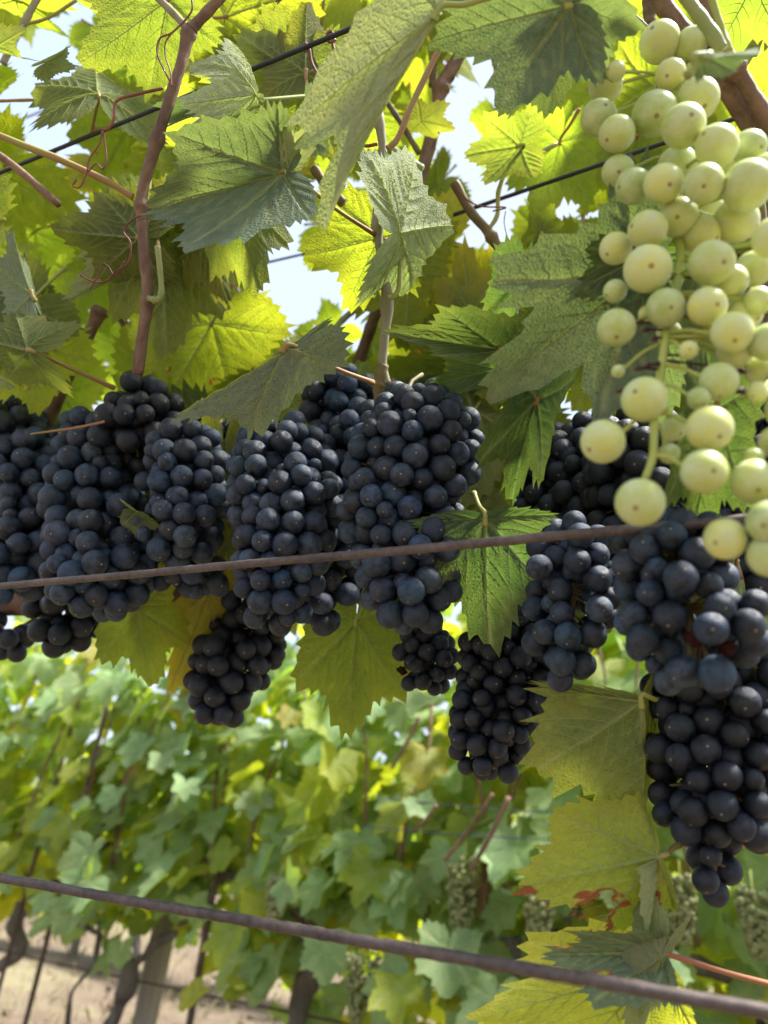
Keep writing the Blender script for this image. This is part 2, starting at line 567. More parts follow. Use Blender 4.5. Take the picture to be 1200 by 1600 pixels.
def vein_paths(lobe, rs):
    P = []
    prim = [(0.0, .96), (R(49), .93), (-R(49), .93), (R(110), .92), (-R(110), .92)]
    for a0, ext in prim:
        rr = float(rbase(np.array([a0]), lobe)[0]) * ext
        t = np.linspace(0, 1, 13)
        bend = (0.10 if abs(a0) < .1 else -0.12 * np.sign(a0)) * rs.uniform(.3, 1)
        a = a0 + bend * (t - t * t) * 1.2
        P.append((0, np.stack([np.sin(a) * t * rr, np.cos(a) * t * rr], 1), a0))
    sec = []
    for (lv, pth, a0) in list(P):
        k = 6 if abs(a0) < 0.1 else (5 if abs(a0) < 1.2 else 4)
        for i in range(k):
            for sd in (-1, 1):
                f = 0.14 + 0.76 * (i + rs.uniform(-.12, .12) + (0.25 if sd > 0 else 0)) / k
                f = min(max(f, 0.08), 0.93)
                x = f * 12
                j = min(int(x), 11)
                p = pth[j] * (1 - (x - j)) + pth[j + 1] * (x - j)
                d0 = a0 + sd * rs.uniform(R(42), R(54))
                pts = [p]
                for s in range(14):
                    d = d0 - sd * 0.035 * s
                    q = pts[-1] + 0.045 * np.array([math.sin(d), math.cos(d)])
                    th = math.atan2(q[0], q[1])
                    if np.hypot(*q) > 0.93 * float(rbase(np.array([th]), lobe)[0]):
                        break
                    near = min(((abs(th - pa), pa) for _, _, pa in P[:5]), key=lambda u: u[0])[1]
                    if near != a0 and s > 1:
                        break
                    if abs(th) > R(165):
                        break
                    pts.append(q)
                if len(pts) > 2:
                    sec.append((1, np.array(pts), a0))
    return P + sec


def seg_dist(q, path, step=1):
    a, b = path[:-1], path[1:]
    ab = b - a
    t = np.clip(((q[:, None, :] - a[None]) * ab[None]).sum(2) / ((ab ** 2).sum(1) + 1e-12)[None], 0, 1)
    d = np.linalg.norm(q[:, None, :] - (a[None] + ab[None] * t[..., None]), axis=2)
    return d.min(1)


def make_leaf(seed, mat, rings=13, teeth=21, per=4, lobe=0.5, fold=(0.15, 0.15), curl=0.3, cup=0.2, wave=0.05, pucker=0.012, holes=(), asym=0.0, veins=True, twist=0.0, toothamp=0.10, midcurl=0.0, back=1.0):
    """Unit grape leaf: petiole at the origin, midrib along +y to the tip at y = 1, upper face +z."""
    rs = np.random.default_rng(seed)
    # outline
    th, tooth = [], []
    lim = R(176)
    edges = np.linspace(-lim, lim, teeth * 2 + 1)
    edges[1:-1] += rs.uniform(-.25, .25, len(edges) - 2) * (edges[1] - edges[0])
    prof = [(0, 0), (.25, .35), (.52, 1.0), (.76, .45)] if per == 4 else [(0, 0), (.5, 1.0)]
    for i in range(len(edges) - 1):
        amp = toothamp * rs.uniform(.45, 1.35) * (0.65 if i % 2 else 1.1)
        mida = 0.5 * (edges[i] + edges[i + 1])
        if abs(mida) > R(160):
            amp *= 0.3
        flip = mida < 0
        pr = [(1 - u, v) for u, v in prof][::-1] if False else prof
        for u, v in pr:
            th.append(edges[i] + (edges[i + 1] - edges[i]) * u)
            tooth.append(v * amp)
    th.append(edges[-1])
    tooth.append(0)
    th, tooth = np.array(th), np.array(tooth)
    nA = len(th)
    rb = rbase(th, lobe) * (1 + 0.05 * np.interp(th, np.linspace(-3.2, 3.2, 12), rs.uniform(-1, 1, 12)))
    if asym:
        rb = rb * (1 + asym * np.sin(th))
    sv = np.linspace(0, 1, rings + 1)[1:] ** 0.85
    xs, ys, rim = [np.array([0.0])], [np.array([0.0])], [np.array([0.0])]
    for s in sv:
        r = s * (rb * 0.965 + tooth * s ** 5)
        xs.append(r * np.sin(th))
        ys.append(r * np.cos(th))
        rim.append(np.full(nA, s))
    x, y, rim = np.concatenate(xs), np.concatenate(ys), np.concatenate(rim)
    flat = np.stack([x, y], 1)
    paths = vein_paths(lobe, rs)
    ph = rs.uniform(0, 6.28, 6)

    def vdist(q):
        d0 = np.min([seg_dist(q, p) for l, p, a in paths if l == 0], axis=0)
        sec = [p for l, p, a in paths if l == 1]
        d1 = np.min([seg_dist(q, p) for p in sec], axis=0) if sec else d0
        return d0, d1

    def deform(q, rimv, d0=None, d1=None):
        x, y = q[:, 0], q[:, 1]
        if d0 is None:
            d0, d1 = vdist(q)
        y = np.where(y < 0, y * back, y)
        r = np.hypot(x, y)
        a = np.arctan2(x, y)
        z = wave * (r ** 2) * (np.sin(3 * a + ph[0]) + 0.6 * np.sin(5 * a + ph[1]) + 0.35 * np.sin(9 * a + ph[2]) * r)
        z = z + 0.03 * np.sin(4 * x + ph[3]) * np.sin(3.5 * y + ph[4])
        # upper side: tissue bulges up between sunken veins
        z = z - pucker * 1.6 * np.exp(-(d0 / 0.028) ** 2) - pucker * np.exp(-(d1 / 0.02) ** 2)
        # cross-wise cupping and folding
        f = np.where(x > 0, fold[1], fold[0])
        ax = np.abs(x)
        ang = f + cup * ax
        x2 = np.sign(x) * ax * np.cos(ang) - np.sign(x) * z * np.sin(ang) * 0.6
        z2 = np.sqrt((ax * np.sin(ang)) ** 2 + 0.0004) * np.sign(f + cup * ax + 1e-9) + z * np.cos(ang)
        # lengthwise curl
        c = curl + midcurl * x
        c = np.where(np.abs(c) < 1e-3, 1e-3, c)
        t = c * y
        y3 = np.sin(t) / c - z2 * np.sin(-t) * 0.0 - z2 * -np.sin(t) * -1 * -1
        z3 = -(1 - np.cos(t)) / c + z2 * np.cos(t)
        if twist:
            tw = twist * y
            x4 = x2 * np.cos(tw) - z3 * np.sin(tw)
            z3 = x2 * np.sin(tw) + z3 * np.cos(tw)
            x2 = x4
        return np.stack([x2, y3, z3], 1)

    d0, d1 = vdist(flat)
    co = deform(flat, rim, d0, d1)
    vein = np.clip(np.maximum(np.exp(-(d0 / 0.016) ** 2), 0.6 * np.exp(-(d1 / 0.010) ** 2)), 0, 1)
    faces = [(0, 1 + i, 1 + i + 1) for i in range(nA - 1)]
    tri = np.array(faces)[:, [0, 2, 1]]
    q = []
    for k in range(rings - 1):
        b0, b1 = 1 + k * nA, 1 + (k + 1) * nA
        i = np.arange(nA - 1)
        q.append(np.stack([b0 + i, b0 + i + 1, b1 + i + 1, b1 + i], 1))
    q = np.concatenate(q)
    brown = np.zeros(len(x))
    keep = np.ones(len(q), bool)
    cc = flat[q].mean(1)
    for (hx, hy, hr, cut) in holes:
        wob = np.array([mnoise.noise(Vector((p[0] * 13 + seed, p[1] * 13, 0.3))) for p in flat])
        dd = np.hypot(x - hx, y - hy) / hr + wob * 0.6
        brown = np.maximum(brown, np.clip(1.8 - dd, 0, 1))
        if cut:
            wc = np.array([mnoise.noise(Vector((p[0] * 13 + seed, p[1] * 13, 0.3))) for p in cc])
            keep &= (np.hypot(cc[:, 0] - hx, cc[:, 1] - hy) / hr + wc * 0.6) > 0.95
    q = q[keep]
    allf = [tuple(t) for t in tri.tolist()] + [tuple(t) for t in q.tolist()]
    # face normals towards +z
    attr = np.stack([vein, rim, brown, np.ones(len(x))], 1)
    allf = [f[::-1] for f in allf] if True else allf
    me = mesh('leaf', co, allf, [mat], True, attr, flat)
    if sum(p.normal.z for p in list(me.polygons)[:nA - 1]) < 0:
        me.flip_normals()
    vm = None
    if veins:
        mb = MB()
        for l, p, a in paths:
            c3 = deform(p, None)
            c3[:, 2] -= 0.002
            n = len(p)
            if l == 0:
                rad = np.linspace(0.0085, 0.0022, n) * (1 if abs(a) < .1 else .85)
            else:
                rad = np.linspace(0.0036, 0.0010, n)
            mb.tube(c3, rad, 5, cap=False)
        vm = mb.build('vein', M_VEIN)
    return me, vm


def leaf_matrix(P0, P1, roll, side, size, w=0.85):
    a = (P1 - P0).normalized()
    v = (CAM - (P0 + P1) / 2).normalized()
    n = v - a * v.dot(a)
    if n.length < 1e-3:
        n = Vector((0, 0, 1)) - a * a.z
    n.normalize()
    if side == 'under':
        n = -n
    n = Matrix.Rotation(roll, 3, a) @ n
    xx = a.cross(n)
    m = Matrix(((xx.x * w, a.x, n.x), (xx.y * w, a.y, n.y), (xx.z * w, a.z, n.z)))
    return Matrix.Translation(P0) @ (m * size).to_4x4()


def place_leaf(vine, me, vm, M, petiole=None, prad=0.0013, pmat=None, label=None, sag=0.0):
    o = obj('leaf', me, vine, M)
    if label:
        o['label'] = label
    if vm is not None:
        obj('vein', vm, o, M)
    if petiole is not None:
        a, b = M.translation, Vector(petiole)
        mid = (a + b) / 2 + Vector((0, 0, sag))
        back = (M.to_3x3() @ Vector((0, 1, 0))).normalized()
        pts = spline([a + back * 0.003, a - back * 0.004, mid, b], 6)
        n = len(pts)
        rr = prad * (1 + 0.5 * np.abs(np.linspace(-1, 1, n)) ** 4)
        mb = MB().tube(pts, rr, 8)
        obj('petiole', mb.build('petiole', pmat or M_PET), o, Matrix.Identity(4))
    return o


# ------------------------------------------------------------------ GROUND
def ground():
    g = N('dry_soil')
    t = g.n('TexCoord').outputs['Object']
    a = g.noise(t, 1.1, 6, 0.6)
    c = g.noise(t, 9.0, 8, 0.7)
    d = g.noise(t, 60.0, 4, 0.7)
    col = g.mix(g.ramp(c, 0.35, 0.65), (0.105, 0.070, 0.048), (0.175, 0.130, 0.090))
    col = g.mix(g.ramp(a, 0.48, 0.62), col, (0.20, 0.17, 0.095))
    col = g.mix(g.ramp(d, 0.62, 0.72, 0, 0.5), col, (0.27, 0.23, 0.16))
    pr = g.n('BsdfPrincipled', Roughness=0.95)
    g.set(pr.inputs['Base Color'], col)
    bp = g.n('Bump', Strength=0.8, Distance=0.03)
    g.set(bp.inputs['Height'], g.math('ADD', c, g.math('MULTIPLY', d, 0.3)))
    g.set(pr.inputs['Normal'], bp.outputs[0])
    mat = g.end(pr.outputs[0])
    v, f = [], []
    xs = np.concatenate([[-1500, -300, -80], np.arange(-30, 14.1, 0.35), [60, 300, 1500]])
    ysn = np.concatenate([[-1500, -200, -30], np.arange(-4, 26, 0.3), [60, 300, 1500]])
    for yy in ysn:
        for xx in xs:
            z = 0.0
            if -30 <= xx <= 14 and -4 <= yy <= 26:
                z = 0.035 * mnoise.noise(Vector((xx * .8, yy * .8, 0))) + 0.02 * mnoise.noise(Vector((xx * 2.6, yy * 2.6, 3)))
            v.append((xx, yy, z))
    nx = len(xs)
    for j in range(len(ysn) - 1):
        for i in range(nx - 1):
            f.append((j * nx + i, j * nx + i + 1, (j + 1) * nx + i + 1, (j + 1) * nx + i))
    o = obj('ground', mesh('ground', v, f, [mat]))
    tag(o, kind='structure')
    # dry straw tufts
    gm = simple('dry_grass_blades', (0.20, 0.17, 0.08), (0.28, 0.24, 0.13), 5, 0.9, 0)
    vs, fs = [], []
    n = 9000
    for i in range(n):
        yy = random.uniform(0.8, 9)
        xx = -random.uniform(-2.5, 8 + yy * 1.2)
        h = random.uniform(.02, .09)
        a = random.uniform(0, 6.28)
        dx, dy = math.cos(a) * .003, math.sin(a) * .003
        lx, ly = random.uniform(-.05, .05), random.uniform(-.05, .05)
        k = len(vs)
        vs += [(xx - dx, yy - dy, -.02), (xx + dx, yy + dy, -.02), (xx + lx * .5, yy + ly * .5, h * .7), (xx + lx, yy + ly, h)]
        fs += [(k, k + 1, k + 2), (k + 1, k + 3, k + 2)]
    o = obj('grass', mesh('grass', vs, fs, [gm], False))
    tag(o, 'thin dry straw grass on the tan soil between the vine rows', 'grass', kind='stuff')

    # clods and fallen leaves, strewn over the soil
    import bmesh
    bm = bmesh.new()
    for i in range(900):
        yy = random.uniform(1.0, 8)
        xx = -random.uniform(-1.5, 7 + yy)
        r = random.uniform(.006, .03)
        m = Matrix.Translation((xx, yy, r * .2)) @ Matrix.Diagonal((r, r * random.uniform(.7, 1.2), r * .6, 1))
        geo = bmesh.ops.create_icosphere(bm, subdivisions=1, radius=1, matrix=m)
        for v in geo['verts']:
            v.co += Vector((mnoise.noise(v.co * 60), mnoise.noise(v.co * 60 + Vector((5, 0, 0))), 0)) * r * .5
    me = bpy.data.meshes.new('clods')
    bm.to_mesh(me)
    bm.free()
    me.materials.append(mat)
    tag(obj('gravel', me), 'small clods and stones strewn over the dry soil at lower left', 'clods', kind='stuff')


ground()

# ------------------------------------------------------------------ WIRES
def wire(label, a, b, ya, yb, rad, mat, name='trellis_wire', rough=0.0, sag=0.0, group=None):
    p, q = Y(a[0], a[1], ya), Y(b[0], b[1], yb)
    d = q - p
    p, q = p - d * 0.6, q + d * 0.6
    n = 260 if rough else 40
    pts = [p + (q - p) * t + Vector((0, 0, 1)) * (-sag * 4 * t * (1 - t) + sag * 0.9 + (0.00015 * math.sin(t * 37 + rad * 9000) if rough else 0)) for t in np.linspace(0, 1, n)]
    o = obj(name, MB().tube(pts, rad, 12 if rough else 8, rough, seed=a[1], freq=420.0).build(name, mat))
    tag(o, label, 'wire', group)
    return o


YW = 0.31
wire('rusty brown wire running across in front of the dark grape bunches', (0, 916), (1160, 812), YW, YW, 0.0024, M_RUST, rough=0.14)
wire('rusty brown wire crossing low, below all the near grape bunches', (0, 1372), (1200, 1580), YW, YW, 0.0024, M_RUST, rough=0.14)
wire('thick black wire slanting up through the upper left leaves', (0, 270), (560, 40), 0.215, 0.215, 0.0016, M_BLACKW)
wire('black wire passing behind the top of the white grape bunch', (740, 325), (1170, 178), 0.45, 0.45, 0.0019, M_BLACKW)
wire('thin grey blue wire in the sky gap above the central bunches', (410, 412), (470, 398), 0.55, 0.55, 0.0016, M_BLUEW)
wire('thin dark wire behind the pale leaf at upper left', (20, 192), (130, 148), 0.5, 0.5, 0.0018, M_BLACKW)

# ------------------------------------------------------------------ NEAR VINES
VA = tag(empty('grapevine', Y(-330, 1500, .44) * 1.0), 'near vine at left with the straight reddish cane and a curled grey green leaf', 'grapevine', 'near vines carrying the big bunches')
VB = tag(empty('grapevine', (Y(600, 900, .44).x, .44, 0)), 'near vine whose thin grey cane rises above the two central bunches', 'grapevine', 'near vines carrying the big bunches')
VC = tag(empty('grapevine', (Y(1500, 1200, .44).x, .44, 0)), 'near vine at right with large grey green leaves beside the white grapes', 'grapevine', 'near vines carrying the big bunches')


def cane(vine, pts, z, rad, mat, nodes=(), name='cane', seg=12):
    """pts in photo pixels; z one depth or one per point"""
    zs = [z] * len(pts) if np.isscalar(z) else z
    c = [Z(p[0], p[1], zz) for p, zz in zip(pts, zs)]
    sp = spline(c, 10)
    n = len(sp)
    t = np.linspace(0, 1, n)
    rr = rad * (1 + 0.06 * np.sin(t * 23 + rad * 5000))
    for k in nodes:
        rr = rr * (1 + 0.45 * np.exp(-((t - k) / 0.028) ** 2))
    o = obj(name, MB().tube(sp, rr, seg, 0.12, seed=pts[0][0], freq=160).build(name, mat), vine)
    return o


# cordon (old wood) seen at the far left behind the bunches, and the trunks that carry it
def cordon_part(vine, x0, x1, y, z, r, seed):
    pts = [(x, y + .012 * math.sin(x * 7 + seed), z + .012 * math.sin(x * 9 + seed * 2)) for x in np.linspace(x0, x1, 60)]
    obj('cordon', MB().tube(pts, r, 22, 0.5, seed=seed, freq=60).build('cordon', M_OLD), vine)


pc = Y(20, 952, .43)
cordon_part(VA, pc.x - 1.0, pc.x + .035, .43, pc.z, .0115, 1.0)
cordon_part(VB, pc.x + .06, Y(620, 800, .46).x, .50, pc.z + .03, .010, 2.0)
cordon_part(VC, Y(1010, 900, .46).x, Y(1500, 900, .46).x + .8, .47, pc.z + .02, .012, 3.0)
for V, xx, zz in ((VA, pc.x - 0.85, pc.z), (VB, Y(1500, 900, .46).x, pc.z), (VC, Y(1500, 900, .46).x + .5, pc.z)):
    pts = [(xx + .02 * math.sin(k * .9), .44 + .02 * math.cos(k), z) for k, z in enumerate(np.linspace(-.03, zz + .01, 14))]
    obj('trunk', MB().tube(pts, np.linspace(.032, .018, 14), 16, .5, seed=xx, freq=30).build('trunk', M_TRUNK), V)

cane(VA, [(215, 585), (223, 520), (231, 466), (224, 380), (222, 345)], .475, .0036, M_CANE, (.48,))
cane(VA, [(222, 350), (222, 305), (236, 250), (262, 165), (283, 100), (296, 45)], .475, .0036, M_CANE, (.12, .48, .97))
cane(VA, [(296, 48), (318, 25), (345, -5), (380, -50)], .475, .0034, M_CANE, (.05,))
cane(VA, [(294, 46), (270, 20), (240, -10), (200, -50)], .475, .0024, M_CANEG)
cane(VA, [(-40, 190), (0, 212), (100, 252), (170, 285), (208, 308)], [.45, .45, .46, .47, .475], .0022, M_PET, (), 'shoot')
cane(VA, [(-30, 225), (20, 258), (92, 320)], .52, .0027, M_CANE)
cane(VA, [(158, 480), (140, 520), (105, 590), (72, 665), (50, 720)], .72, .0062, M_CANE, (.05, .4))
cane(VA, [(185, 490), (205, 530), (210, 600), (205, 660)], .85, .0055, M_CANEK)
cane(VA, [(62, -10), (38, 35), (20, 65), (5, 100)], .62, .0030, M_CANEG)
cane(VA, [(38, 38), (75, 28), (120, 0)], .62, .0014, M_PET, (), 'shoot')
cane(VA, [(-10, 158), (60, 156), (118, 156)], .58, .0012, M_PETR, (), 'shoot')
# short curved spur at the node of the left cane
cane(VA, [(231, 466), (246, 468), (252, 455), (250, 420), (246, 385)], .47, .0019, M_SHOOT, (.15,), 'shoot')
cane(VB, [(604, 600), (598, 560), (605, 470), (592, 380), (590, 330), (598, 235), (588, 170), (583, 110), (580, 60)], .50, .0031, M_CANEG, (.245, .44, .58, .72))
cane(VB, [(598, 640), (592, 610), (598, 570)], .50, .0042, M_CANEK, (.6,))
cane(VB, [(606, 466), (617, 462), (624, 445), (626, 400), (627, 364)], .49, .0017, M_PETG, (), 'shoot')
cane(VB, [(755, 20), (735, 55), (705, 110), (688, 140), (680, 190), (660, 265), (640, 330), (628, 390)], .68, .0062, M_CANE, (.42,))
cane(VB, [(545, 625), (560, 570), (578, 515), (590, 480)], .74, .0060, M_CANE)
cane(VB, [(608, 232), (640, 252), (660, 265)], .60, .0036, M_SHOOT)
cane(VB, [(598, 150), (625, 190), (655, 240)], .62, .0024, M_CANEK)
cane(VB, [(605, 232), (622, 215), (650, 150), (692, 65)], .47, .0019, M_PET, (), 'shoot')
cane(VB, [(680, 50), (678, 90), (676, 135)], .69, .0040, M_CANEK)
cane(VB, [(490, 262), (510, 290), (537, 318)], .55, .0036, M_CANEK)
cane(VB, [(518, 522), (535, 500), (566, 475)], .70, .0030, M_CANEG)
cane(VB, [(710, 285), (735, 330), (762, 362), (790, 405), (812, 430)], .62, .0040, M_CANEK, (.55,))
cane(VB, [(764, 358), (777, 335), (780, 295), (800, 262), (870, 225)], .62, .0019, M_PETG, (), 'shoot')
cane(VB, [(752, 40), (765, 70), (782, 130)], .75, .0030, M_CANEG)
cane(VC, [(1010, -40), (1035, 5), (1075, 60), (1120, 110), (1150, 160), (1200, 235)], .36, .0048, M_CANE, (.70,))
cane(VC, [(1100, -30), (1115, 40), (1140, 95), (1170, 140), (1230, 240)], .35, .0038, M_CANE, (.6,))
cane(VC, [(1050, -40), (1078, 5), (1108, 45), (1128, 78)], .33, .0030, M_SHOOT)
cane(VC, [(1100, -40), (1116, 10), (1130, 55), (1140, 80)], .34, .0016, M_PETG, (), 'shoot')
cane(VC, [(960, -10), (985, 20), (1010, 45)], .42, .0018, M_CANE, (), 'shoot')
cane(VC, [(1012, -30), (1014, 10), (1015, 40)], .44, .0036, M_CANEK)
cane(VC, [(1260, 1120), (1200, 1020), (1185, 960), (1180, 850)], .50, .0040, M_CANEK)
cane(VC, [(1300, 700), (1210, 600), (1190, 400), (1170, 150)], .46, .0045, M_CANEK)


def tendril(vine, pts, z, r=.0006):
    sp = spline([Z(a, b, z + (c[0] if c else 0)) for a, b, *c in pts], 10)
    obj('tendril', MB().tube(sp, r, 6).build('tendril', M_TEND), vine)


tendril(VA, [(300, 0), (298, 20), (270, 50), (250, 60), (246, 85), (262, 120), (268, 132)], .45)
tendril(VA, [(292, 30), (262, 60), (258, 85), (266, 112), (268, 135)], .45, .0005)
tendril(VA, [(255, 138), (215, 147), (182, 158), (178, 185), (170, 200), (160, 203)], .45, .0010)
tendril(VA, [(161, 201), (155, 225), (140, 248), (136, 268), (125, 292), (114, 290), (120, 280)], .45, .0006)
tendril(VA, [(161, 201), (164, 225), (166, 250), (160, 264), (150, 256), (138, 268)], .45, .0006)
tendril(VA, [(222, 335), (205, 345), (193, 362), (204, 380), (200, 410), (180, 425), (165, 440), (145, 440), (126, 430)], .45, .0006)
tendril(VA, [(195, 408), (180, 430), (170, 418), (160, 412), (155, 428), (140, 452)], .45, .0005)
tendril(VB, [(480, 75), (478, 68), (474, 72), (477, 80), (483, 76), (488, 100), (505, 130), (512, 150)], .50, .0010)
tendril(VB, [(522, 60), (518, 50), (512, 52), (511, 62), (517, 66), (523, 62), (520, 70), (530, 95), (545, 115)], .50, .0011)
tendril(VB, [(590, 225), (572, 228), (560, 222), (545, 205), (540, 190), (548, 180)], .49, .0013)
tendril(VB, [(585, 235), (580, 260), (590, 285), (583, 305), (588, 320)], .49, .0005)
tendril(VB, [(430, 3), (445, -5), (430, 12), (425, 55), (432, 70), (418, 72), (405, 66)], .55, .0006)
tendril(VB, [(708, 285), (725, 308), (750, 322), (790, 324), (770, 330)], .60, .0007)
tendril(VB, [(790, 330), (788, 350), (797, 380), (812, 390)], .60, .0004)
tendril(VC, [(1160, 905), (1150, 880), (1156, 860), (1148, 840)], .36, .0008)
# small dry twig lying on the left bunches
obj('tendril', MB().tube(spline([Z(48, 678, .515), (Z(85, 673, .515)), Z(120, 668, .515), Z(163, 659, .515)], 8), np.linspace(.0006, .0011, 25), 6, .3).build('tendril', M_PET), VA)

# hero leaves. base px, tip px, true length px, depth, tip away(+)/toward(-), roll, side, material, petiole end px (+depth), shape
LS = [0]


def hero(V, base, tip, size, z, sgn, roll, side, mat, pet=None, pz=None, pm=None, label=None, pr=.0013, wd=None, **kw):
    LS[0] += 1
    wf = wd / (1.36 * size) if wd else .8
    s = size * z / F
    P0 = Z(base[0], base[1], z)
    lp = math.hypot(tip[0] - base[0], tip[1] - base[1]) * z / F
    dz = math.sqrt(max(s * s - lp * lp, 0)) * sgn
    P1 = Z(tip[0], tip[1], z + dz * 0.95)
    me, vm = make_leaf(100 + LS[0], LM[mat], **kw)
    M = leaf_matrix(P0, P1, R(roll), side, s, wf)
    pe = Z(pet[0], pet[1], pz or z) if pet else None
    return place_leaf(V, me, vm, M, pe, prad=pr, pmat=pm, label=label)


U, T = 'under', 'top'
# --- upper left
hero(VA, (262, 0), (120, 108), 185, .52, 1, 15, U, 'olive', (285, -20), wd=175, fold=(.2, .25), curl=.2, wave=.05, back=0.6)
hero(VA, (154, 150), (150, 60), 150, .56, 1, 0, U, 'olive', (143, 208), .60, wd=215, lobe=.5, fold=(.3, .3), cup=.2, curl=-.2, wave=.07)
hero(VA, (-10, 75), (62, 92), 90, .50, -1, 30, U, 'olive', None, wd=55, fold=(.5, .5))
hero(VA, (70, 98), (118, 74), 62, .50, 1, 20, T, 'pale', None, wd=40, fold=(.6, .2), wave=.1)
hero(VA, (305, 172), (240, 190), 66, .49, -1, 10, T, 'grey', None, wd=48, fold=(.7, .5), curl=.9, wave=.09)
hero(VA, (398, 148), (383, 15), 145, .44, 1, 66, U, 'pale', (595, 150), .50, M_PETG, wd=110, fold=(.5, .3), cup=.5, curl=-.6, lobe=.4, wave=.08, back=0.2)
hero(VA, (400, 148), (272, 240), 160, .43, -1, -20, U, 'pale', None, wd=85, fold=(.4, .25), curl=.3, lobe=.6, wave=.05, back=0.2)
hero(VA, (442, 272), (212, 333), 236, .42, -1, -4, T, 'grey', (588, 368), .50, M_PET, 'broad grey green leaf folded along its midrib, pale lower edge turned up', wd=188, fold=(.85, .05), cup=.2, curl=.3, lobe=.15, wave=.05, pucker=.014, back=0.35)
hero(VA, (450, 262), (478, 205), 70, .415, -1, 20, U, 'pale', None, wd=60, lobe=.1, fold=(.3, .3), pucker=.02, back=0.2)
hero(VA, (470, 118), (298, 118), 175, .52, 1, -10, U, 'olive', None, wd=115, fold=(.3, .2), curl=.25, lobe=.4)
hero(VA, (478, 115), (478, -10), 132, .51, 1, 10, U, 'olive', (485, 170), wd=160, lobe=.4, fold=(.3, .3), cup=.3)
hero(VA, (478, 117), (440, 270), 170, .54, 1, 0, U, 'olive', None, wd=190, lobe=.3)
hero(VB, (472, 205), (492, 118), 90, .44, 1, 40, T, 'grey', None, wd=60, fold=(.9, .7), curl=.3, wave=.08, pucker=.03)
hero(VA, (218, 372), (64, 357), 160, .53, 1, 8, U, 'olive', (228, 330), .48, wd=150, lobe=.45, fold=(.2, .35), cup=.3, curl=.2, pucker=.018, back=0.7)
hero(VA, (232, 388), (95, 470), 170, .56, 1, -25, U, 'pale', None, wd=95, lobe=.4, fold=(.4, .4), cup=.4, pucker=.022, wave=.07)
hero(VA, (248, 378), (262, 548), 178, .545, 1, 8, U, 'olive', (246, 400), .48, wd=205, lobe=.5, fold=(.3, .3), cup=.2, curl=.3, pucker=.02)
hero(VA, (352, 292), (410, 458), 178, .50, 1, 10, U, 'olive', (330, 260), .52, wd=140, lobe=.3, fold=(.15, .2), curl=.4, pucker=.012)
hero(VA, (310, 335), (345, 470), 145, .54, 1, -20, U, 'olive', None, wd=105, lobe=.3, fold=(.5, .3), curl=.4, pucker=.025)
hero(VB, (683, 22), (476, 342), 392, .33, 1, -30, U, 'pale', (770, -8), .33, M_PETG, 'long pale green leaf hanging down in front of the black wire', wd=140, twist=.5, teeth=15, lobe=.9, fold=(.45, .6), cup=.2, curl=.3, wave=.07, back=0.5)
hero(VB, (592, 372), (470, 402), 128, .56, 1, 5, U, 'bright', (600, 375), .52, wd=185, lobe=.6, fold=(.1, .1), cup=.1)
hero(VB, (627, 364), (706, 350), 170, .47, 1, 14, U, 'pale', None, wd=240, lobe=.3, fold=(.3, .3), curl=.2, pucker=.015)
hero(VA, (447, 545), (284, 668), 206, .42, -1, 56, U, 'grey', (583, 598), .48, M_PET, 'narrow grey leaf seen almost edge-on, slanting down to the left', wd=84, lobe=.3, fold=(.3, .3), cup=.3, curl=.15, pucker=.02)
hero(VA, (48, 548), (-60, 520), 130, .48, 1, 0, U, 'olive', (178, 606), .54, M_PET, wd=130, lobe=.4, fold=(.3, .5), pucker=.02)
hero(VA, (50, 460), (15, 360), 105, .50, 1, 35, U, 'grey', (62, 475), .52, wd=70, lobe=.4, fold=(.4, .4), curl=.2)
hero(VA, (-20, 480), (40, 440), 90, .54, 1, 20, T, 'grey', None, lobe=.3)
hero(VA, (-15, 580), (30, 610), 62, .47, -1, 35, T, 'pale', None, lobe=.8, fold=(.6, .3))
# --- upper middle and right
hero(VB, (880, 62), (782, 172), 150, .50, 1, 5, U, 'dark', (895, 30), .5, wd=118, lobe=.25, fold=(.1, .1), cup=.1)
hero(VC, (890, 8), (668, 62), 228, .34, 1, 4, T, 'grey', (890, -30), .34, M_PETG, 'large grey green leaf with pale veins at the top edge', wd=235, lobe=.75, fold=(.1, .1), curl=.2, wave=.04, back=0.5)
hero(VC, (893, 6), (935, 118), 135, .345, 1, -8, T, 'grey', None, wd=150, lobe=.4, fold=(.1, .1), curl=.3, back=0.3)
hero(VB, (812, 228), (727, 240), 92, .60, 1, 12, T, 'olive', (800, 262), .62, M_PETG, wd=105, lobe=.6, fold=(.15, .1))
hero(VB, (658, 190), (712, 200), 58, .62, 1, 20, U, 'olive', None, lobe=.7, fold=(.4, .2))
hero(VC, (875, 222), (845, 335), 130, .66, 1, 10, U, 'bright', (905, 170), .64, lobe=.6)
hero(VC, (845, 368), (862, 322), 50, .62, -1, 10, U, 'bright', (842, 400), .62, M_PETG, lobe=.6, fold=(.1, .1))
hero(VC, (845, 368), (884, 382), 50, .62, 1, 0, U, 'bright', None, lobe=.7)
hero(VC, (1000, 430), (758, 622), 312, .36, 1, -2, T, 'grey', (1080, 400), .40, M_PETG, 'largest grey green leaf, jagged lobes pointing down beside the white grapes', wd=285, lobe=.95, fold=(.1, .2), cup=.1, curl=.15, wave=.04, toothamp=.12, teeth=17, back=0.8)
hero(VC, (1005, 400), (895, 458), 126, .35, 1, 0, T, 'dark', None, wd=110, lobe=.5, fold=(.1, .1), curl=.2)
hero(VC, (1050, 500), (1030, 662), 170, .36, 1, 10, T, 'grey', None, wd=150, lobe=.7, fold=(.15, .1), curl=.3)
hero(VB, (815, 432), (795, 540), 118, .47, 1, 50, T, 'dark', (812, 420), .5, wd=95, lobe=.4, fold=(.3, .2))
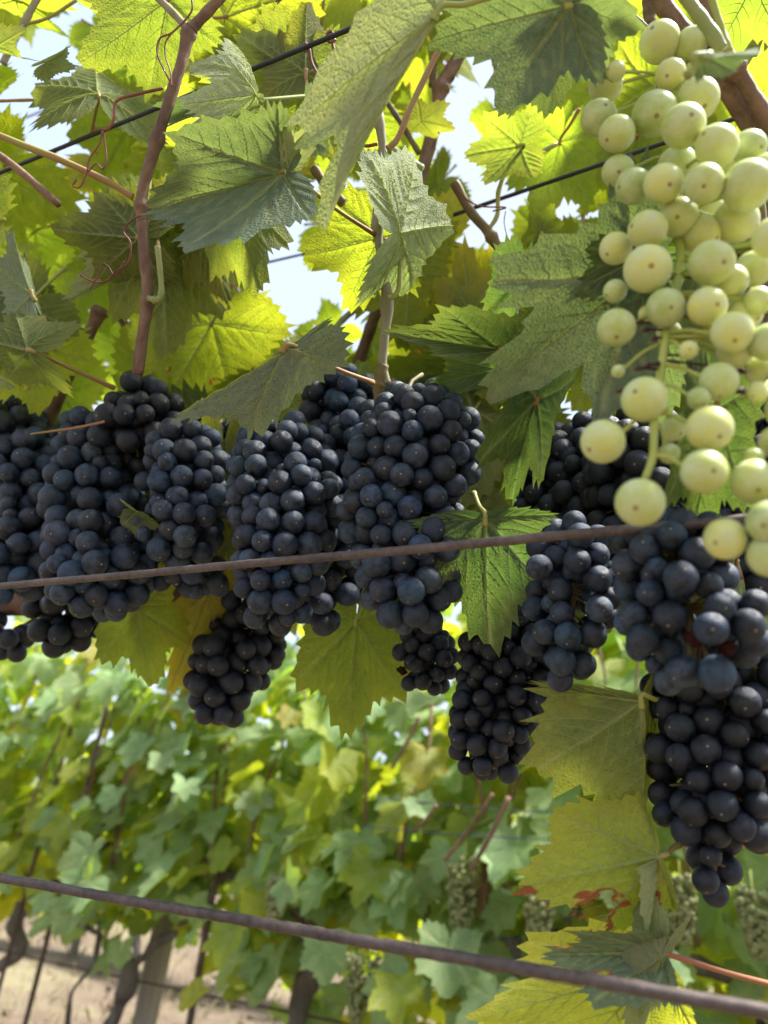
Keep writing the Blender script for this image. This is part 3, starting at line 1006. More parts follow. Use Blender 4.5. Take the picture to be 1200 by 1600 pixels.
hero(VB, (785, 545), (603, 520), 186, .43, -1, 15, T, 'dark', (830, 560), .43, wd=82, lobe=.3, fold=(.3, .4), curl=.15, pucker=.02, back=0.5)
hero(VB, (778, 578), (672, 600), 115, .45, 1, 15, T, 'dark', None, wd=70, lobe=.3, fold=(.3, .4), curl=.3)
hero(VB, (840, 625), (788, 792), 178, .41, 1, 12, T, 'dark', (850, 560), .42, wd=112, lobe=.7, fold=(.3, .4), cup=.2, curl=.3, pucker=.018)
hero(VB, (835, 595), (748, 622), 95, .43, 1, 25, U, 'olive', None, wd=60, lobe=.4, fold=(.3, .4))
hero(VB, (758, 812), (768, 1032), 226, .42, 1, 2, T, 'dark', (740, 770), .44, M_PETG, 'dark green leaf hanging behind the upper rusty wire at centre right', back=.2, wd=225, lobe=.55, fold=(.12, .15), curl=.15, wave=.04)
hero(VC, (1120, 640), (1085, 862), 230, .335, 1, -8, T, 'dark', (1140, 600), .36, wd=125, lobe=.4, fold=(.3, .25), curl=.2)
hero(VC, (1098, 88), (1215, 84), 125, .262, 1, 40, T, 'grey', (1074, 118), .262, M_PETG, wd=48, lobe=.2, fold=(.2, .1), back=0.2)
hero(VC, (1180, -30), (1130, 60), 180, .48, 1, 5, U, 'olive', None, lobe=.3)
hero(VB, (735, 492), (722, 376), 122, .66, 1, 5, U, 'yellow', (668, 505), .66, M_PET, wd=105, lobe=.6, fold=(.1, .1))
hero(VB, (738, 495), (700, 555), 80, .66, 1, 5, U, 'olive', None, lobe=.3)
# --- below the bunches
hero(VA, (214, 950), (238, 1076), 134, .60, 1, -8, U, 'bright', (205, 925), .60, wd=145, lobe=.5, fold=(.35, .1), cup=.2)
hero(VA, (328, 925), (262, 1092), 168, .63, 1, 8, U, 'yellow', None, wd=110, lobe=.5, fold=(.2, .2))
hero(VB, (556, 972), (540, 1158), 188, .56, 1, 4, U, 'bright', (570, 940), .56, M_PETG, 'yellow green toothed leaf hanging below the central bunches', wd=175, lobe=.3, fold=(.12, .12), cup=.1, curl=.1, toothamp=.12)
hero(VA, (350, 720), (345, 880), 165, .60, 1, 20, U, 'olive', None, wd=110, lobe=.3, fold=(.2, .2))
hero(VB, (570, 830), (560, 930), 120, .62, 1, 0, U, 'olive', None, wd=70, lobe=.3)
hero(VA, (212, 800), (250, 826), 50, .52, -1, 50, T, 'olive', None, lobe=.3, fold=(.4, .4))
hero(VC, (1003, 1097), (1003, 1336), 242, .37, 1, 6, U, 'olive', (1050, 1090), .375, M_PETG, 'olive leaf hanging folded with clear vein lines, left of the low dark bunch', wd=335, lobe=.15, fold=(.0, 1.45), cup=.05, curl=.1, toothamp=.12, back=0.15)
hero(VC, (1028, 1338), (812, 1385), 224, .35, 1, -6, U, 'worn', (1060, 1320), .36, M_PET, 'yellowing leaf with a torn hole edged in red brown', wd=200, lobe=.1, fold=(.25, .25), cup=.2, curl=.15, rings=40, per=4, teeth=26,
     holes=((.38, .50, .13, True), (.27, .42, .06, True), (.22, .58, .035, False), (.54, .58, .12, True), (.40, .10, .035, False), (.46, .12, .04, False), (.53, .13, .04, False), (.10, .98, .07, False), (.22, .97, .07, False), (.33, .90, .07, False)), back=0.1)
hero(VC, (1030, 1342), (1018, 1490), 150, .352, 1, 66, T, 'pale', None, wd=70, lobe=.1, fold=(.3, .3), pucker=.02, back=0.1)
hero(VC, (1032, 1492), (858, 1495), 180, .352, 1, -15, T, 'grey', (1230, 1545), .36, M_PETR, wd=115, lobe=.4, fold=(.3, .35), cup=.3, curl=.3, pucker=.02, holes=((.20, .80, .05, True), (-.3, .5, .05, True)), rings=24, back=0.2)
hero(VC, (1030, 1510), (722, 1600), 322, .365, 1, 5, U, 'worn', None, wd=190, lobe=.5, fold=(.15, .25), curl=.1, toothamp=.11, back=0.2)
hero(VC, (1034, 1495), (975, 1640), 160, .345, 1, -30, U, 'pale', None, wd=95, lobe=.4, fold=(.3, .3))
hero(VC, (1110, 1030), (1118, 1088), 66, .345, 1, 0, T, 'bright', None, wd=50, lobe=.8, fold=(.2, .2))
hero(VC, (1152, 880), (1172, 1040), 165, .37, 1, 55, T, 'dark', None, wd=90, lobe=.3, fold=(.4, .3), curl=.3)
hero(VC, (1215, 1040), (1172, 1052), 50, .37, 1, 30, U, 'yellow', None, lobe=.3)
hero(VC, (1235, 1285), (1165, 1300), 90, .42, 1, 10, U, 'yellow', None, lobe=.4)
hero(VC, (1300, 1325), (1100, 1318), 60, .45, 1, 10, U, 'worn', (1060, 1318), .40, M_PET, lobe=.4)

# filler canopy behind the hero leaves, with the sky gaps of the photograph left open
LIB = {}
for k in range(7):
    LIB[k] = [make_leaf(500 + k, LM['olive'], rings=15, holes=((.3, .45, .028, True), (-.22 + .1 * (k % 3), .55, .02, True), (-.4, .1 * (k % 4), .03, k % 2 == 0)), teeth=22, per=4, lobe=.2 + .12 * k, fold=(.1 + .07 * (k % 3), .1 + .08 * (k % 4)), curl=.1 + .1 * (k % 4), cup=.1 + .05 * k, wave=.04 + .01 * k)][0]


def lib_leaf(V, k, mat, M, pet=None, pmat=None):
    me, vm = LIB[k % 7]
    key = (k % 7, mat)
    if key not in LIB:
        c = me.copy()
        c.name = 'leaf'
        c.materials.clear()
        c.materials.append(LM[mat])
        LIB[key] = c
    return place_leaf(V, LIB[key], vm, M, pet, pmat=pmat)


GAPS = [(75, 120, 38), (95, 175, 45), (75, 195, 40), (48, 300, 28), (118, 300, 22), (470, 400, 55), (440, 455, 48), (520, 440, 40), (388, 505, 24), (545, 430, 18), (195, 505, 30), (165, 520, 26), (735, 190, 26), (738, 155, 24),
        (750, 60, 26), (715, 220, 20), (735, 320, 20), (775, 400, 34), (765, 385, 30), (880, 665, 30), (868, 690, 22), (985, 325, 22), (905, 335, 16), (372, 620, 10), (120, 15, 28), (20, 50, 18), (140, 8, 26), (490, 300, 26), (150, 610, 12),
        (570, 282, 16), (240, 120, 14), (5, 110, 20), (585, 535, 12), (1000, 15, 16), (1125, 15, 14), (820, 165, 14), (440, 345, 30)]
rf = random.Random(21)
placed = []
tries = 0
count = 0
while count < 300 and tries < 6000:
    tries += 1
    px, py = rf.uniform(-80, 1290), rf.uniform(-90, 660)
    z = rf.uniform(.62, 1.15)
    size = rf.uniform(.068, .118)
    rpx = size * F / z
    ang = rf.gauss(math.pi / 2, 1.1)         # tip direction in the picture, mostly downwards
    tx, ty = px + math.cos(ang) * rpx * .9, py + math.sin(ang) * rpx * .9
    mxp, myp = (px * .6 + tx * .4), (py * .6 + ty * .4)
    if any(math.hypot(mxp - gx, myp - gy) < gr * .62 + rpx * .45 for gx, gy, gr in GAPS):
        continue
    if any(math.hypot(mxp - a, myp - b) < 29 and abs(z - c) < .2 for a, b, c in placed):
        continue
    placed.append((mxp, myp, z))
    V = VA if px < 430 else (VB if px < 820 else VC)
    P0 = Z(px, py, z)
    P1 = Z(tx, ty, z + rf.uniform(-.3, .5) * size)
    mat = rf.choices(['bright', 'olive', 'yellow', 'dark'], [.78, .12, .08, .02])[0]
    M = leaf_matrix(P0, P1, R(rf.gauss(0, 28)), U if rf.random() < .88 else T, size)
    back = -(P1 - P0).normalized()
    lib_leaf(V, count, mat, M, P0 + back * .035 + Vector((0, 0, rf.uniform(-.02, .03))), M_PETG if rf.random() < .6 else M_PET)
    count += 1
# leaves deep behind the bunches
for k in range(46):
    px, py = rf.uniform(-60, 1280), rf.uniform(650, 900)
    if abs(px - 880) < 50 and py < 720:
        continue
    if px > 820:
        z, mt = rf.uniform(.46, .6), 'dark'
        py = rf.uniform(720, 1060)
    else:
        z, mt = rf.uniform(.66, .85), rf.choice(['olive', 'dark', 'bright'])
        py = rf.uniform(650, 820)
    size = rf.uniform(.09, .12)
    P0 = Z(px, py, z)
    P1 = Z(px + rf.uniform(-60, 60), py + 100, z + .02)
    lib_leaf(VA if px < 430 else (VB if px < 820 else VC), k, mt, leaf_matrix(P0, P1, R(rf.gauss(0, 25)), U, size))

# ------------------------------------------------------------------ GRAPES
def berry_mesh(name, mat, seg=28, rings=20, dimple=True, sub=None):
    v, f = [], []
    for j in range(rings + 1):
        t = math.pi * j / rings               # 0 = stalk end (+z)
        for i in range(seg):
            a = 2 * math.pi * i / seg
            r = 1.0
            if dimple:
                dd = math.sin(t) / 0.12
                if t > 2:
                    r = 1 - 0.010 * math.exp(-(dd) ** 2)
                elif t < 1:
                    r = 1 - 0.07 * math.exp(-(math.sin(t) / .22) ** 2)
            v.append((r * math.sin(t) * math.cos(a), r * math.sin(t) * math.sin(a), r * math.cos(t)))
    for j in range(rings):
        for i in range(seg):
            f.append((j * seg + i, (j + 1) * seg + i, (j + 1) * seg + (i + 1) % seg, j * seg + (i + 1) % seg))
    me = mesh(name, v, f, [mat])
    import bmesh
    bm = bmesh.new()
    bm.from_mesh(me)
    bmesh.ops.remove_doubles(bm, verts=bm.verts, dist=1e-4)
    bm.to_mesh(me)
    bm.free()
    me.update()
    return me


B_DARK = berry_mesh('grape', M_BERRY)
B_GLOSSY_SHADED = berry_mesh('grape', M_BERRYG)
B_GREEN = berry_mesh('grape', M_GREEN, 36, 26)


def dry_mesh():
    me = berry_mesh('dried_grape', M_DRY, 20, 14, False)
    for v in me.vertices:
        n = mnoise.noise(v.co * 2.2) * .45 + mnoise.noise(v.co * 5) * .25
        v.co *= 0.75 + n
        v.co.z *= .8
    return me


B_DRY = dry_mesh()


def pack(axis, rad, d, seed, dens=0.60):
    """berry centres filling a union of spheres strung along the axis (world units)"""
    rs = np.random.default_rng(seed)
    ax = np.array([tuple(a) for a in axis])
    rad = np.array(rad)
    # dense resample
    wob = rs.uniform(-1, 1, (30, 3))
    t = np.linspace(0, len(ax) - 1, 24)
    i = np.clip(t.astype(int), 0, len(ax) - 2)
    f = (t - i)[:, None]
    A = ax[i] * (1 - f) + ax[i + 1] * f
    Rr = rad[i] * (1 - f[:, 0]) + rad[i + 1] * f[:, 0]
    ns = 24
    Rr = Rr * (1 + .10 * np.interp(np.arange(ns), np.arange(0, ns + 3, 3), wob[:9, 0]))
    A = A + np.stack([np.interp(np.arange(ns), np.arange(0, ns + 3, 3), wob[9:18, k]) for k in range(3)], 1) * Rr[:, None] * .16
    Rr = np.maximum(Rr - d / 2, d * .35)
    lo, hi = (A - Rr[:, None]).min(0), (A + Rr[:, None]).max(0)
    pts = rs.uniform(lo, hi, (60000, 3))
    ins = (np.linalg.norm(pts[:, None] - A[None], axis=2) < Rr[None]).any(1)
    vol = ins.mean() * np.prod(hi - lo)
    # packed count for the volume grown by half a berry
    n = int(dens * vol / (math.pi / 6 * d ** 3) * 1.55)
    n = max(6, min(n, 260))
    P = pts[ins]
    if len(P) < n:
        n = len(P)
    P = P[:n].copy()
    size = d * np.where(rs.random(n) < .08, rs.uniform(.6, .8, n), rs.uniform(.86, 1.10, n))
    axd = ax[-1] - ax[0]
    axd /= np.linalg.norm(axd)
    for it in range(90):
        D = P[:, None] - P[None]
        L_ = np.linalg.norm(D, axis=2) + np.eye(n)
        want = (size[:, None] + size[None]) / 2 * 0.965
        ov = np.clip(want - L_, 0, None) * (1 - np.eye(n))
        P += (D / L_[..., None] * ov[..., None]).sum(1) * 0.38
        dd = np.linalg.norm(P[:, None] - A[None], axis=2) - Rr[None]
        k = dd.argmin(1)
        out = dd[np.arange(n), k] > 0
        if out.any():
            a = A[k[out]]
            v = P[out] - a
            P[out] = a + v / np.linalg.norm(v, axis=1)[:, None] * Rr[k[out]][:, None]
    k = (np.linalg.norm(P[:, None] - A[None], axis=2) - Rr[None]).argmin(1)
    depth_in = (Rr[k] - np.linalg.norm(P - A[k], axis=1))
    keep = depth_in < d * 1.3
    return P[keep], size[keep], A[k][keep], A


def bunch(label, axis_px, d_px, y, me=None, seed=0, group='dark grape bunches hanging along the near row', dens=.60, dry=(), name='grape_bunch', stem_to=None, miss=0.0, cat='grape bunch', ramp=0.0):
    """axis_px: [(px, py, radius px)]"""
    me = me or B_DARK
    ax, rad = [], []
    for i, (a, b, r) in enumerate(axis_px):
        p = Y(a, b, y + ramp * i)
        ax.append(p)
        rad.append(r * 1.17 * depth(p) / F)
    zc = depth(ax[len(ax) // 2])
    d = d_px * .94 * zc / F
    P, size, near, A = pack(ax, rad, d, seed, dens)
    root = tag(empty(name, ax[0] + Vector((0, 0, rad[0]))), label, cat, group)
    rs = random.Random(seed)
    stem = MB()
    top = stem_to if stem_to is not None else ax[0] + Vector((0.004, rad[0] * .8, rad[0] * .9))
    stem.tube(spline([top] + [Vector(a) for a in A[::4]] + [Vector(A[-1])], 3), .0016, 6)
    for p, s, q in zip(P, size, near):
        if miss and rs.random() < miss:
            continue
        p = Vector(p)
        q = Vector(q)
        out = (p - q)
        out = out.normalized() if out.length > 1e-5 else Vector((0, -1, 0))
        out = (out + Vector((rs.uniform(-.6, .6), rs.uniform(-.5, .6), rs.uniform(-.9, .1)))).normalized()
        quat = (-out).to_track_quat('Z', 'Y')
        sc = Vector((1, 1, rs.uniform(.98, 1.08))) * (s / 2)
        sc.x *= rs.uniform(.97, 1.02)
        m = Matrix.Translation(p) @ quat.to_matrix().to_4x4() @ Matrix.Diagonal(sc.to_4d())
        isdry = False
        pp = pix(p)
        for (dx, dy, dr) in dry:
            if math.hypot(pp[0] - dx, pp[1] - dy) < dr and out.y < 0.2 and rs.random() < .7:
                isdry = True
        if isdry:
            m = Matrix.Translation(p) @ quat.to_matrix().to_4x4() @ Matrix.Diagonal(Vector((s * .33,) * 3).to_4d())
            obj('dried_grape', B_DRY, root, m)
        else:
            obj('grape', me, root, m)
        a = p - out * (s * .47)
        stem.tube([a, (a + q) / 2 + Vector((0, 0, .002)), q + Vector((0, 0, .004))], [.0009, .0006, .0007], 5, cap=False)
    obj('stem', stem.build('stem', M_DSTEM), root)
    return root


FY = 0.358                                   # front bunches, just behind the rusty wire
BY = 0.42
bunch('blue black bunch cut by the left edge, behind the upper rusty wire', [(12, 690, 58), (35, 760, 56), (32, 840, 58), (28, 905, 48), (10, 945, 34)], 37, FY, seed=1)
bunch('broad blue bunch between the left edge bunch and the leaf gap, bulging over the wire', [(158, 690, 62), (148, 750, 76), (146, 820, 72), (158, 885, 78), (165, 905, 42)], 38, FY, seed=2)
bunch('small glossy black bunch at the foot of the straight reddish cane', [(222, 618, 36), (222, 645, 52), (212, 672, 55)], 36, FY - .012, B_GLOSSY_SHADED, seed=3)
bunch('bunch with blue berries just left of the olive leaf gap, ending above the wire', [(285, 720, 56), (285, 770, 62), (288, 820, 66), (290, 850, 40)], 37, FY - .004, seed=4)
bunch('few glossy black berries peeking out by the tip of the narrow grey leaf', [(322, 668, 26), (345, 676, 28)], 35, BY - .02, B_GLOSSY_SHADED, seed=5)
bunch('shaded lower end of a bunch right under the wire at left', [(262, 880, 40), (312, 895, 42), (330, 905, 30)], 36, BY - .02, seed=6)
bunch('short dark bunch tapering below the wire beside the old brown wood', [(118, 920, 62), (110, 955, 55), (92, 988, 38)], 36, BY + .01, B_GLOSSY_SHADED, seed=7)
bunch('dark bunch low at the left edge, under the old brown wood', [(15, 990, 38), (5, 1010, 34)], 34, BY + .02, B_GLOSSY_SHADED, seed=8)
bunch('long blue bunch with one shrivelled red berry below the wire', [(435, 705, 64), (448, 770, 76), (450, 830, 72), (432, 890, 68), (432, 935, 48)], 38, FY, seed=9, dry=((402, 915, 22),))
bunch('blue bunch topped by a rounded knob, between the two long central bunches', [(535, 640, 54), (565, 690, 66), (548, 755, 66), (528, 830, 62), (515, 905, 48), (510, 975, 34)], 38, BY - .012, seed=10)
bunch('biggest central blue bunch, its crown highest of all the dark bunches', [(635, 598, 34), (652, 640, 60), (650, 705, 92), (640, 780, 86), (638, 850, 74), (640, 910, 68), (648, 945, 38)], 39, FY, seed=11)
bunch('nearly black bunch hanging alone below the central left bunches', [(450, 925, 44), (405, 975, 56), (362, 1030, 60), (343, 1078, 50), (342, 1112, 32)], 34, BY + .07, B_GLOSSY_SHADED, seed=12)
bunch('small loose black bunch with a few red berries, left of the dark hanging leaf', [(665, 1005, 38), (662, 1040, 46), (664, 1070, 32)], 29, BY + .06, B_GLOSSY_SHADED, seed=13, miss=.08, dry=((632, 1040, 12),))
bunch('black bunch tapering to a point below the centre, against the bright green row', [(790, 1010, 66), (785, 1060, 68), (768, 1120, 58), (764, 1170, 50), (772, 1200, 26)], 33, BY + .04, B_GLOSSY_SHADED, seed=14)
bunch('few black berries tucked behind the olive hanging leaf', [(858, 1085, 26), (862, 1115, 24)], 36, BY + .02, B_GLOSSY_SHADED, seed=15)
bunch('deeply shaded black bunch directly right of the torn dark leaf, above the wire', [(870, 720, 52), (880, 770, 72), (885, 830, 76), (890, 880, 60)], 38, BY + .05, B_GLOSSY_SHADED, seed=16)
bunch('loose blue bunch below the wire with red dried berries, left of the biggest right bunch', [(905, 890, 66), (898, 945, 72), (880, 1000, 62), (872, 1035, 36)], 42, FY + .012, seed=17, dry=((905, 955, 20), (910, 880, 16)), dens=.5)
bunch('large bunch with big blue berries and rotten red ones, below the lowest white grapes', [(1000, 845, 52), (1045, 890, 84), (1068, 945, 94), (1085, 1000, 84), (1085, 1035, 42)], 50, FY - .03, seed=18, dry=((1055, 988, 26), (1080, 1010, 24), (1135, 1005, 22)), dens=.5)
bunch('black bunch in deep shade above the wire, left of the lowest hanging white grapes', [(935, 700, 50), (945, 760, 72), (940, 830, 70), (930, 890, 50)], 40, BY + .03, B_GLOSSY_SHADED, seed=31)
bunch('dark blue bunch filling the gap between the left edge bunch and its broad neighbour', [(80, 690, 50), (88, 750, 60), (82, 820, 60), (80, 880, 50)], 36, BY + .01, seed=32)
bunch('shaded bunch behind the two long central bunches, seen between them over the wire', [(590, 720, 60), (585, 790, 62), (570, 850, 56), (560, 900, 44)], 37, BY + .05, B_GLOSSY_SHADED, seed=33)
bunch('black bunch in shade directly behind the dangling white grapes', [(985, 700, 60), (1010, 750, 80), (1010, 800, 70)], 42, BY, B_GLOSSY_SHADED, seed=19)
bunch('black bunch in shade at the right edge behind the white grapes', [(1180, 650, 60), (1190, 740, 80), (1190, 840, 76), (1185, 930, 50)], 44, BY, B_GLOSSY_SHADED, seed=20)
bunch('long bunch at lower right hanging to a loose tip of a few big berries', [(1120, 1085, 96), (1118, 1140, 98), (1122, 1195, 88), (1118, 1250, 72), (1112, 1305, 54), (1108, 1355, 50)], 46, BY + .0, B_GLOSSY_SHADED, seed=21, dens=.5)
bunch('black bunch at the right edge below the orange leaf bit', [(1200, 1080, 60), (1205, 1150, 60), (1200, 1210, 50)], 44, BY + .01, B_GLOSSY_SHADED, seed=22)

# ---- white grapes, berry by berry
GY = 0.245
W1 = [(1031, 66, 64, 0), (1079, 70, 54, .006), (1048, 117, 50, -.004), (1085, 112, 34, .012), (962, 111, 32, -.012), (946, 134, 55, 0), (936, 184, 58, 0), (964, 209, 58, -.006), (1023, 178, 72, -.002), (1090, 155, 68, .004),
      (1068, 197, 70, -.012), (1120, 228, 68, -.008), (1170, 231, 56, .004), (1058, 258, 62, .010), (1168, 290, 80, -.006), (1100, 287, 64, -.012), (1037, 287, 63, -.010), (990, 291, 58, -.004), (966, 268, 52, .004), (1148, 262, 46, .010),
      (1198, 265, 50, .004), (1060, 340, 64, .004), (1012, 359, 62, -.006), (962, 388, 52, .002), (1012, 420, 77, -.010), (1112, 411, 72, -.006), (1095, 366, 62, .012), (1142, 440, 54, .008), (1178, 420, 58, .014), (1208, 372, 66, -.006),
      (1150, 345, 70, .014), (961, 455, 38, -.002), (1040, 481, 64, -.004), (1105, 479, 63, -.004), (1144, 520, 68, -.004), (1120, 516, 44, .006), (1148, 548, 58, .006), (963, 512, 62, -.006), (1076, 547, 31, -.004), (966, 580, 22, 0),
      (1185, 470, 46, .01), (1200, 535, 60, .002), (1010, 490, 26, .004), (1165, 490, 54, .016), (1190, 580, 52, .018), (1120, 340, 60, .028),
      (1007, 624, 74, -.008), (1123, 596, 62, 0), (1092, 623, 38, -.002), (942, 690, 72, -.008), (1109, 670, 74, -.006), (1100, 737, 74, -.008), (1052, 670, 42, .010), (1046, 708, 34, .004), (1000, 785, 79, -.010), (1045, 520, 40, .02), (1130, 250, 50, .02)]
W2 = [(1178, 752, 73, 0), (1178, 716, 34, .004), (1133, 842, 68, -.002), (1203, 816, 73, -.006), (1203, 868, 72, 0), (1184, 613, 35, 0), (1240, 700, 70, .0), (1245, 780, 72, .01), (1250, 860, 70, .01), (1225, 640, 60, .01), (1210, 690, 50, .012)]


def white_bunch(label, berries, rach, dy, branches, seed):
    rs = random.Random(seed)
    rp = [Y(a, b, GY + dy + c) for a, b, c in rach]
    root = tag(empty('white_grape_bunch', rp[0]), label, 'grape bunch', 'white grape bunches at the upper right')
    sp = spline(rp, 8)
    mb = MB().tube(sp, np.linspace(.0022, .0013, len(sp)), 10, .25, seed=seed, freq=200)
    spv = [Vector(q) for q in sp]
    for (a, b, dpx, off) in berries:
        p = Y(a, b, GY + dy + off)
        r = dpx * .95 * depth(p) / F / 2
        cands = [q for q in spv if q.z > p.z - .004] or spv[:1]
        q = min(cands, key=lambda s: (s - p).length + abs((s.z - p.z) - .012) * .8)
        out = (p - q).normalized()
        face = (CAM - p).normalized()
        scar = (out * .55 + face * rs.uniform(.1, .9) + Vector((rs.uniform(-.7, .7), rs.uniform(-.2, .2), rs.uniform(-.9, .4)))).normalized()
        m = Matrix.Translation(p) @ (-scar).to_track_quat('Z', 'Y').to_matrix().to_4x4() @ Matrix.Diagonal(Vector((r * rs.uniform(.98, 1.02), r, r * rs.uniform(.97, 1.06), 1)))
        obj('grape', B_GREEN, root, m)
        att = p + (q - p).normalized() * r * .96
        mid = (att + q) / 2 + Vector((0, 0, .0015))
        pts = spline([att, att + (q - p).normalized() * .002, mid, q], 4)
        rr = np.full(len(pts), .00085)
        rr[0:3] = [.0019, .0016, .0011]
        mb.tube(pts, rr * (1 if dpx > 45 else .8), 7, cap=True)
    obj('stem', mb.build('stem', M_STEM), root)
    sb = MB()                                   # dried flower stubs on the stem
    for (a, b) in branches:
        q = min(spv, key=lambda s: math.hypot(pix(s)[0] - a, pix(s)[1] - b))
        p = Z(a, b, depth(q) - .002)
        sb.tube(spline([q, (q + p) / 2, p], 4), .0005, 5)
        sb.tube([p, p + (p - q).normalized() * .0025 + Vector((0, 0, -.001))], [.0013, .0005], 6, .4)
    if branches:
        obj('dried_stub', sb.build('dried_stub', M_STUB), root)
    return root


white_bunch('loose pale green bunch dangling in front of everything, its last berries over the wire', W1,
            [(1120, 60, .01), (1060, 100, .008), (1035, 160, .010), (1060, 240, .012), (1060, 330, .012), (1062, 420, .008), (1045, 490, .006), (1038, 540, 0), (1030, 600, 0), (1022, 660, -.004), (1020, 712, -.004), (1008, 748, -.006)], 0,
            [(1003, 503), (1025, 528), (1028, 568), (1015, 570), (1012, 515), (1068, 555), (1090, 525), (1050, 565), (1075, 575), (1090, 500), (1155, 578), (972, 610), (1035, 622), (1000, 575), (1180, 492), (1165, 452)], 5)
white_bunch('pale green bunch cut by the right edge, low berries beside the end of the wire', W2,
            [(1215, 560, .01), (1215, 620, .01), (1215, 680, .01), (1212, 740, .01), (1205, 790, .01), (1200, 830, .008)], .006, [(1160, 610), (1205, 590)], 6)

# ------------------------------------------------------------------ SECOND ROW (blurred background)
ROWLIB = [make_leaf(900 + k, LM['row'], rings=4, teeth=13, per=2, lobe=.2 + .13 * k, fold=(.15 + .06 * (k % 3), .15 + .07 * (k % 2)), curl=.2 + .12 * (k % 4), cup=.15, wave=.06, veins=False, toothamp=.09)[0] for k in range(6)]
ROWSETS = {}
for mk in ('row', 'rowy', 'far', 'yellow', 'dark'):
    ROWSETS[mk] = []
    for m in ROWLIB:
        c = m.copy()
        c.name = 'leaf'
        c.materials.clear()
        c.materials.append(LM[mk])
        ROWSETS[mk].append(c)

ROWDATA = []
for m in ROWLIB:
    co = np.empty(len(m.vertices) * 3, np.float32)
    m.vertices.foreach_get('co', co)
    at = np.empty(len(m.vertices) * 4, np.float32)
    m.color_attributes['leafdat'].data.foreach_get('color', at)
    uvv = np.zeros((len(m.vertices), 2), np.float32)
    for l, u in zip(m.loops, m.uv_layers[0].data):
        uvv[l.vertex_index] = u.uv
    ROWDATA.append((co.reshape(-1, 3), [tuple(p.vertices) for p in m.polygons], at.reshape(-1, 4), uvv))


def foliage_mesh(mats, Ms, ks):
    vs, fs, at, uv, fm, n = [], [], [], [], [], 0
    for M, (k, mi) in zip(Ms, ks):
        co, pol, a, u = ROWDATA[k]
        Mn = np.array(M)
        vs.append(co @ Mn[:3, :3].T + Mn[:3, 3])
        fs.extend([tuple(i + n for i in p) for p in pol])
        fm.extend([mi] * len(pol))
        at.append(a)
        uv.append(u + RNG.uniform(0, 20, 2))
        n += len(co)
    return mesh('foliage', np.concatenate(vs), fs, mats, True, np.concatenate(at), np.concatenate(uv), fm)


def row_leaf_M(rs, x0, x1, yc, thick, z0, z1, size, droop):
    # denser in the middle heights, ragged at top and bottom
    while True:
        u = rs.random()
        z = z0 + (z1 - z0) * u
        dens = min(1, u / .16) * (1 if u < .50 else max(.12, 1 - (u - .50) / .50))
        if rs.random() < dens:
            break
    x = rs.uniform(x0, x1)
    side = rs.gauss(0, .5)
    y = yc + max(-1, min(1, side)) * thick * (1 - .3 * u)
    s = rs.uniform(.55, 1.2) * size
    front = -1 if y < yc + thick * .1 else 1
    n = Vector((rs.gauss(0, .38), front * rs.uniform(.35, 1.0), rs.uniform(.15, .95))).normalized()
    a = Vector((rs.gauss(0, .45), front * rs.uniform(.0, .5), -1)).normalized()
    a = (a - n * a.dot(n)).normalized()
    xx = a.cross(n)
    m = Matrix(((xx.x, a.x, n.x), (xx.y, a.y, n.y), (xx.z, a.z, n.z))) * s
    return Matrix.Translation((x, y, z)) @ m.to_4x4()


def small_bunch(label, p, h, seed, group='pale grape bunches in the blurred row'):
    """a far, tiny bunch: berries too small to pick apart"""
    rs = random.Random(seed)
    root = tag(empty('white_grape_bunch', p + Vector((0, 0, h / 2))), label, 'grape bunch', group)
    vs, fs = [], []
    import bmesh
    bm = bmesh.new()
    for i in range(170):
        t = rs.random()
        rr = (.34 * (1 - t) ** .5 + .06) * h * .75 * rs.uniform(.5, 1)
        a = rs.uniform(0, 6.28)
        c = p + Vector((math.cos(a) * rr, math.sin(a) * rr, h * (.5 - t)))
        bmesh.ops.create_icosphere(bm, subdivisions=1, radius=.0072 * rs.uniform(.85, 1.1), matrix=Matrix.Translation(c))
    me = bpy.data.meshes.new('berries')
    bm.to_mesh(me)
    bm.free()
    me.materials.append(M_ROWG)
    me.polygons.foreach_set('use_smooth', [True] * len(me.polygons))
    o = obj('berries', me, root)
    o['kind'] = 'stuff'
    obj('stem', MB().tube([p + Vector((0, .005, h * .75)), p + Vector((0, 0, h * .3)), p - Vector((0, 0, h * .4))], .002, 6).build('stem', M_STEM), root)


def gnarly(V, base, top, r0, r1, seed, name='trunk', lean=.05, mat=None, n=18):
    rs = random.Random(seed)
    a, b = Vector(base), Vector(top)
    pts = []
    n = int(n * 1.8)
    ph1, ph2 = rs.uniform(0, 6), rs.uniform(0, 6)
    for i in range(n):
        t = i / (n - 1)
        e = math.sin(t * math.pi)
        pts.append(a + (b - a) * t + (Vector((math.sin(t * 7 + ph1), math.cos(t * 6 + ph2), 0)) * lean + Vector((math.sin(t * 27 + ph2), math.cos(t * 23 + ph1), 0)) * r0 * .5) * e)
    rr = np.linspace(r0, r1, n) * (1 + .22 * np.sin(np.linspace(0, 15, n) + ph1))
    return obj(name, MB().tube(pts, rr, 12, .55, seed=seed * 3.1, freq=22).build(name, mat or M_TRUNK), V)


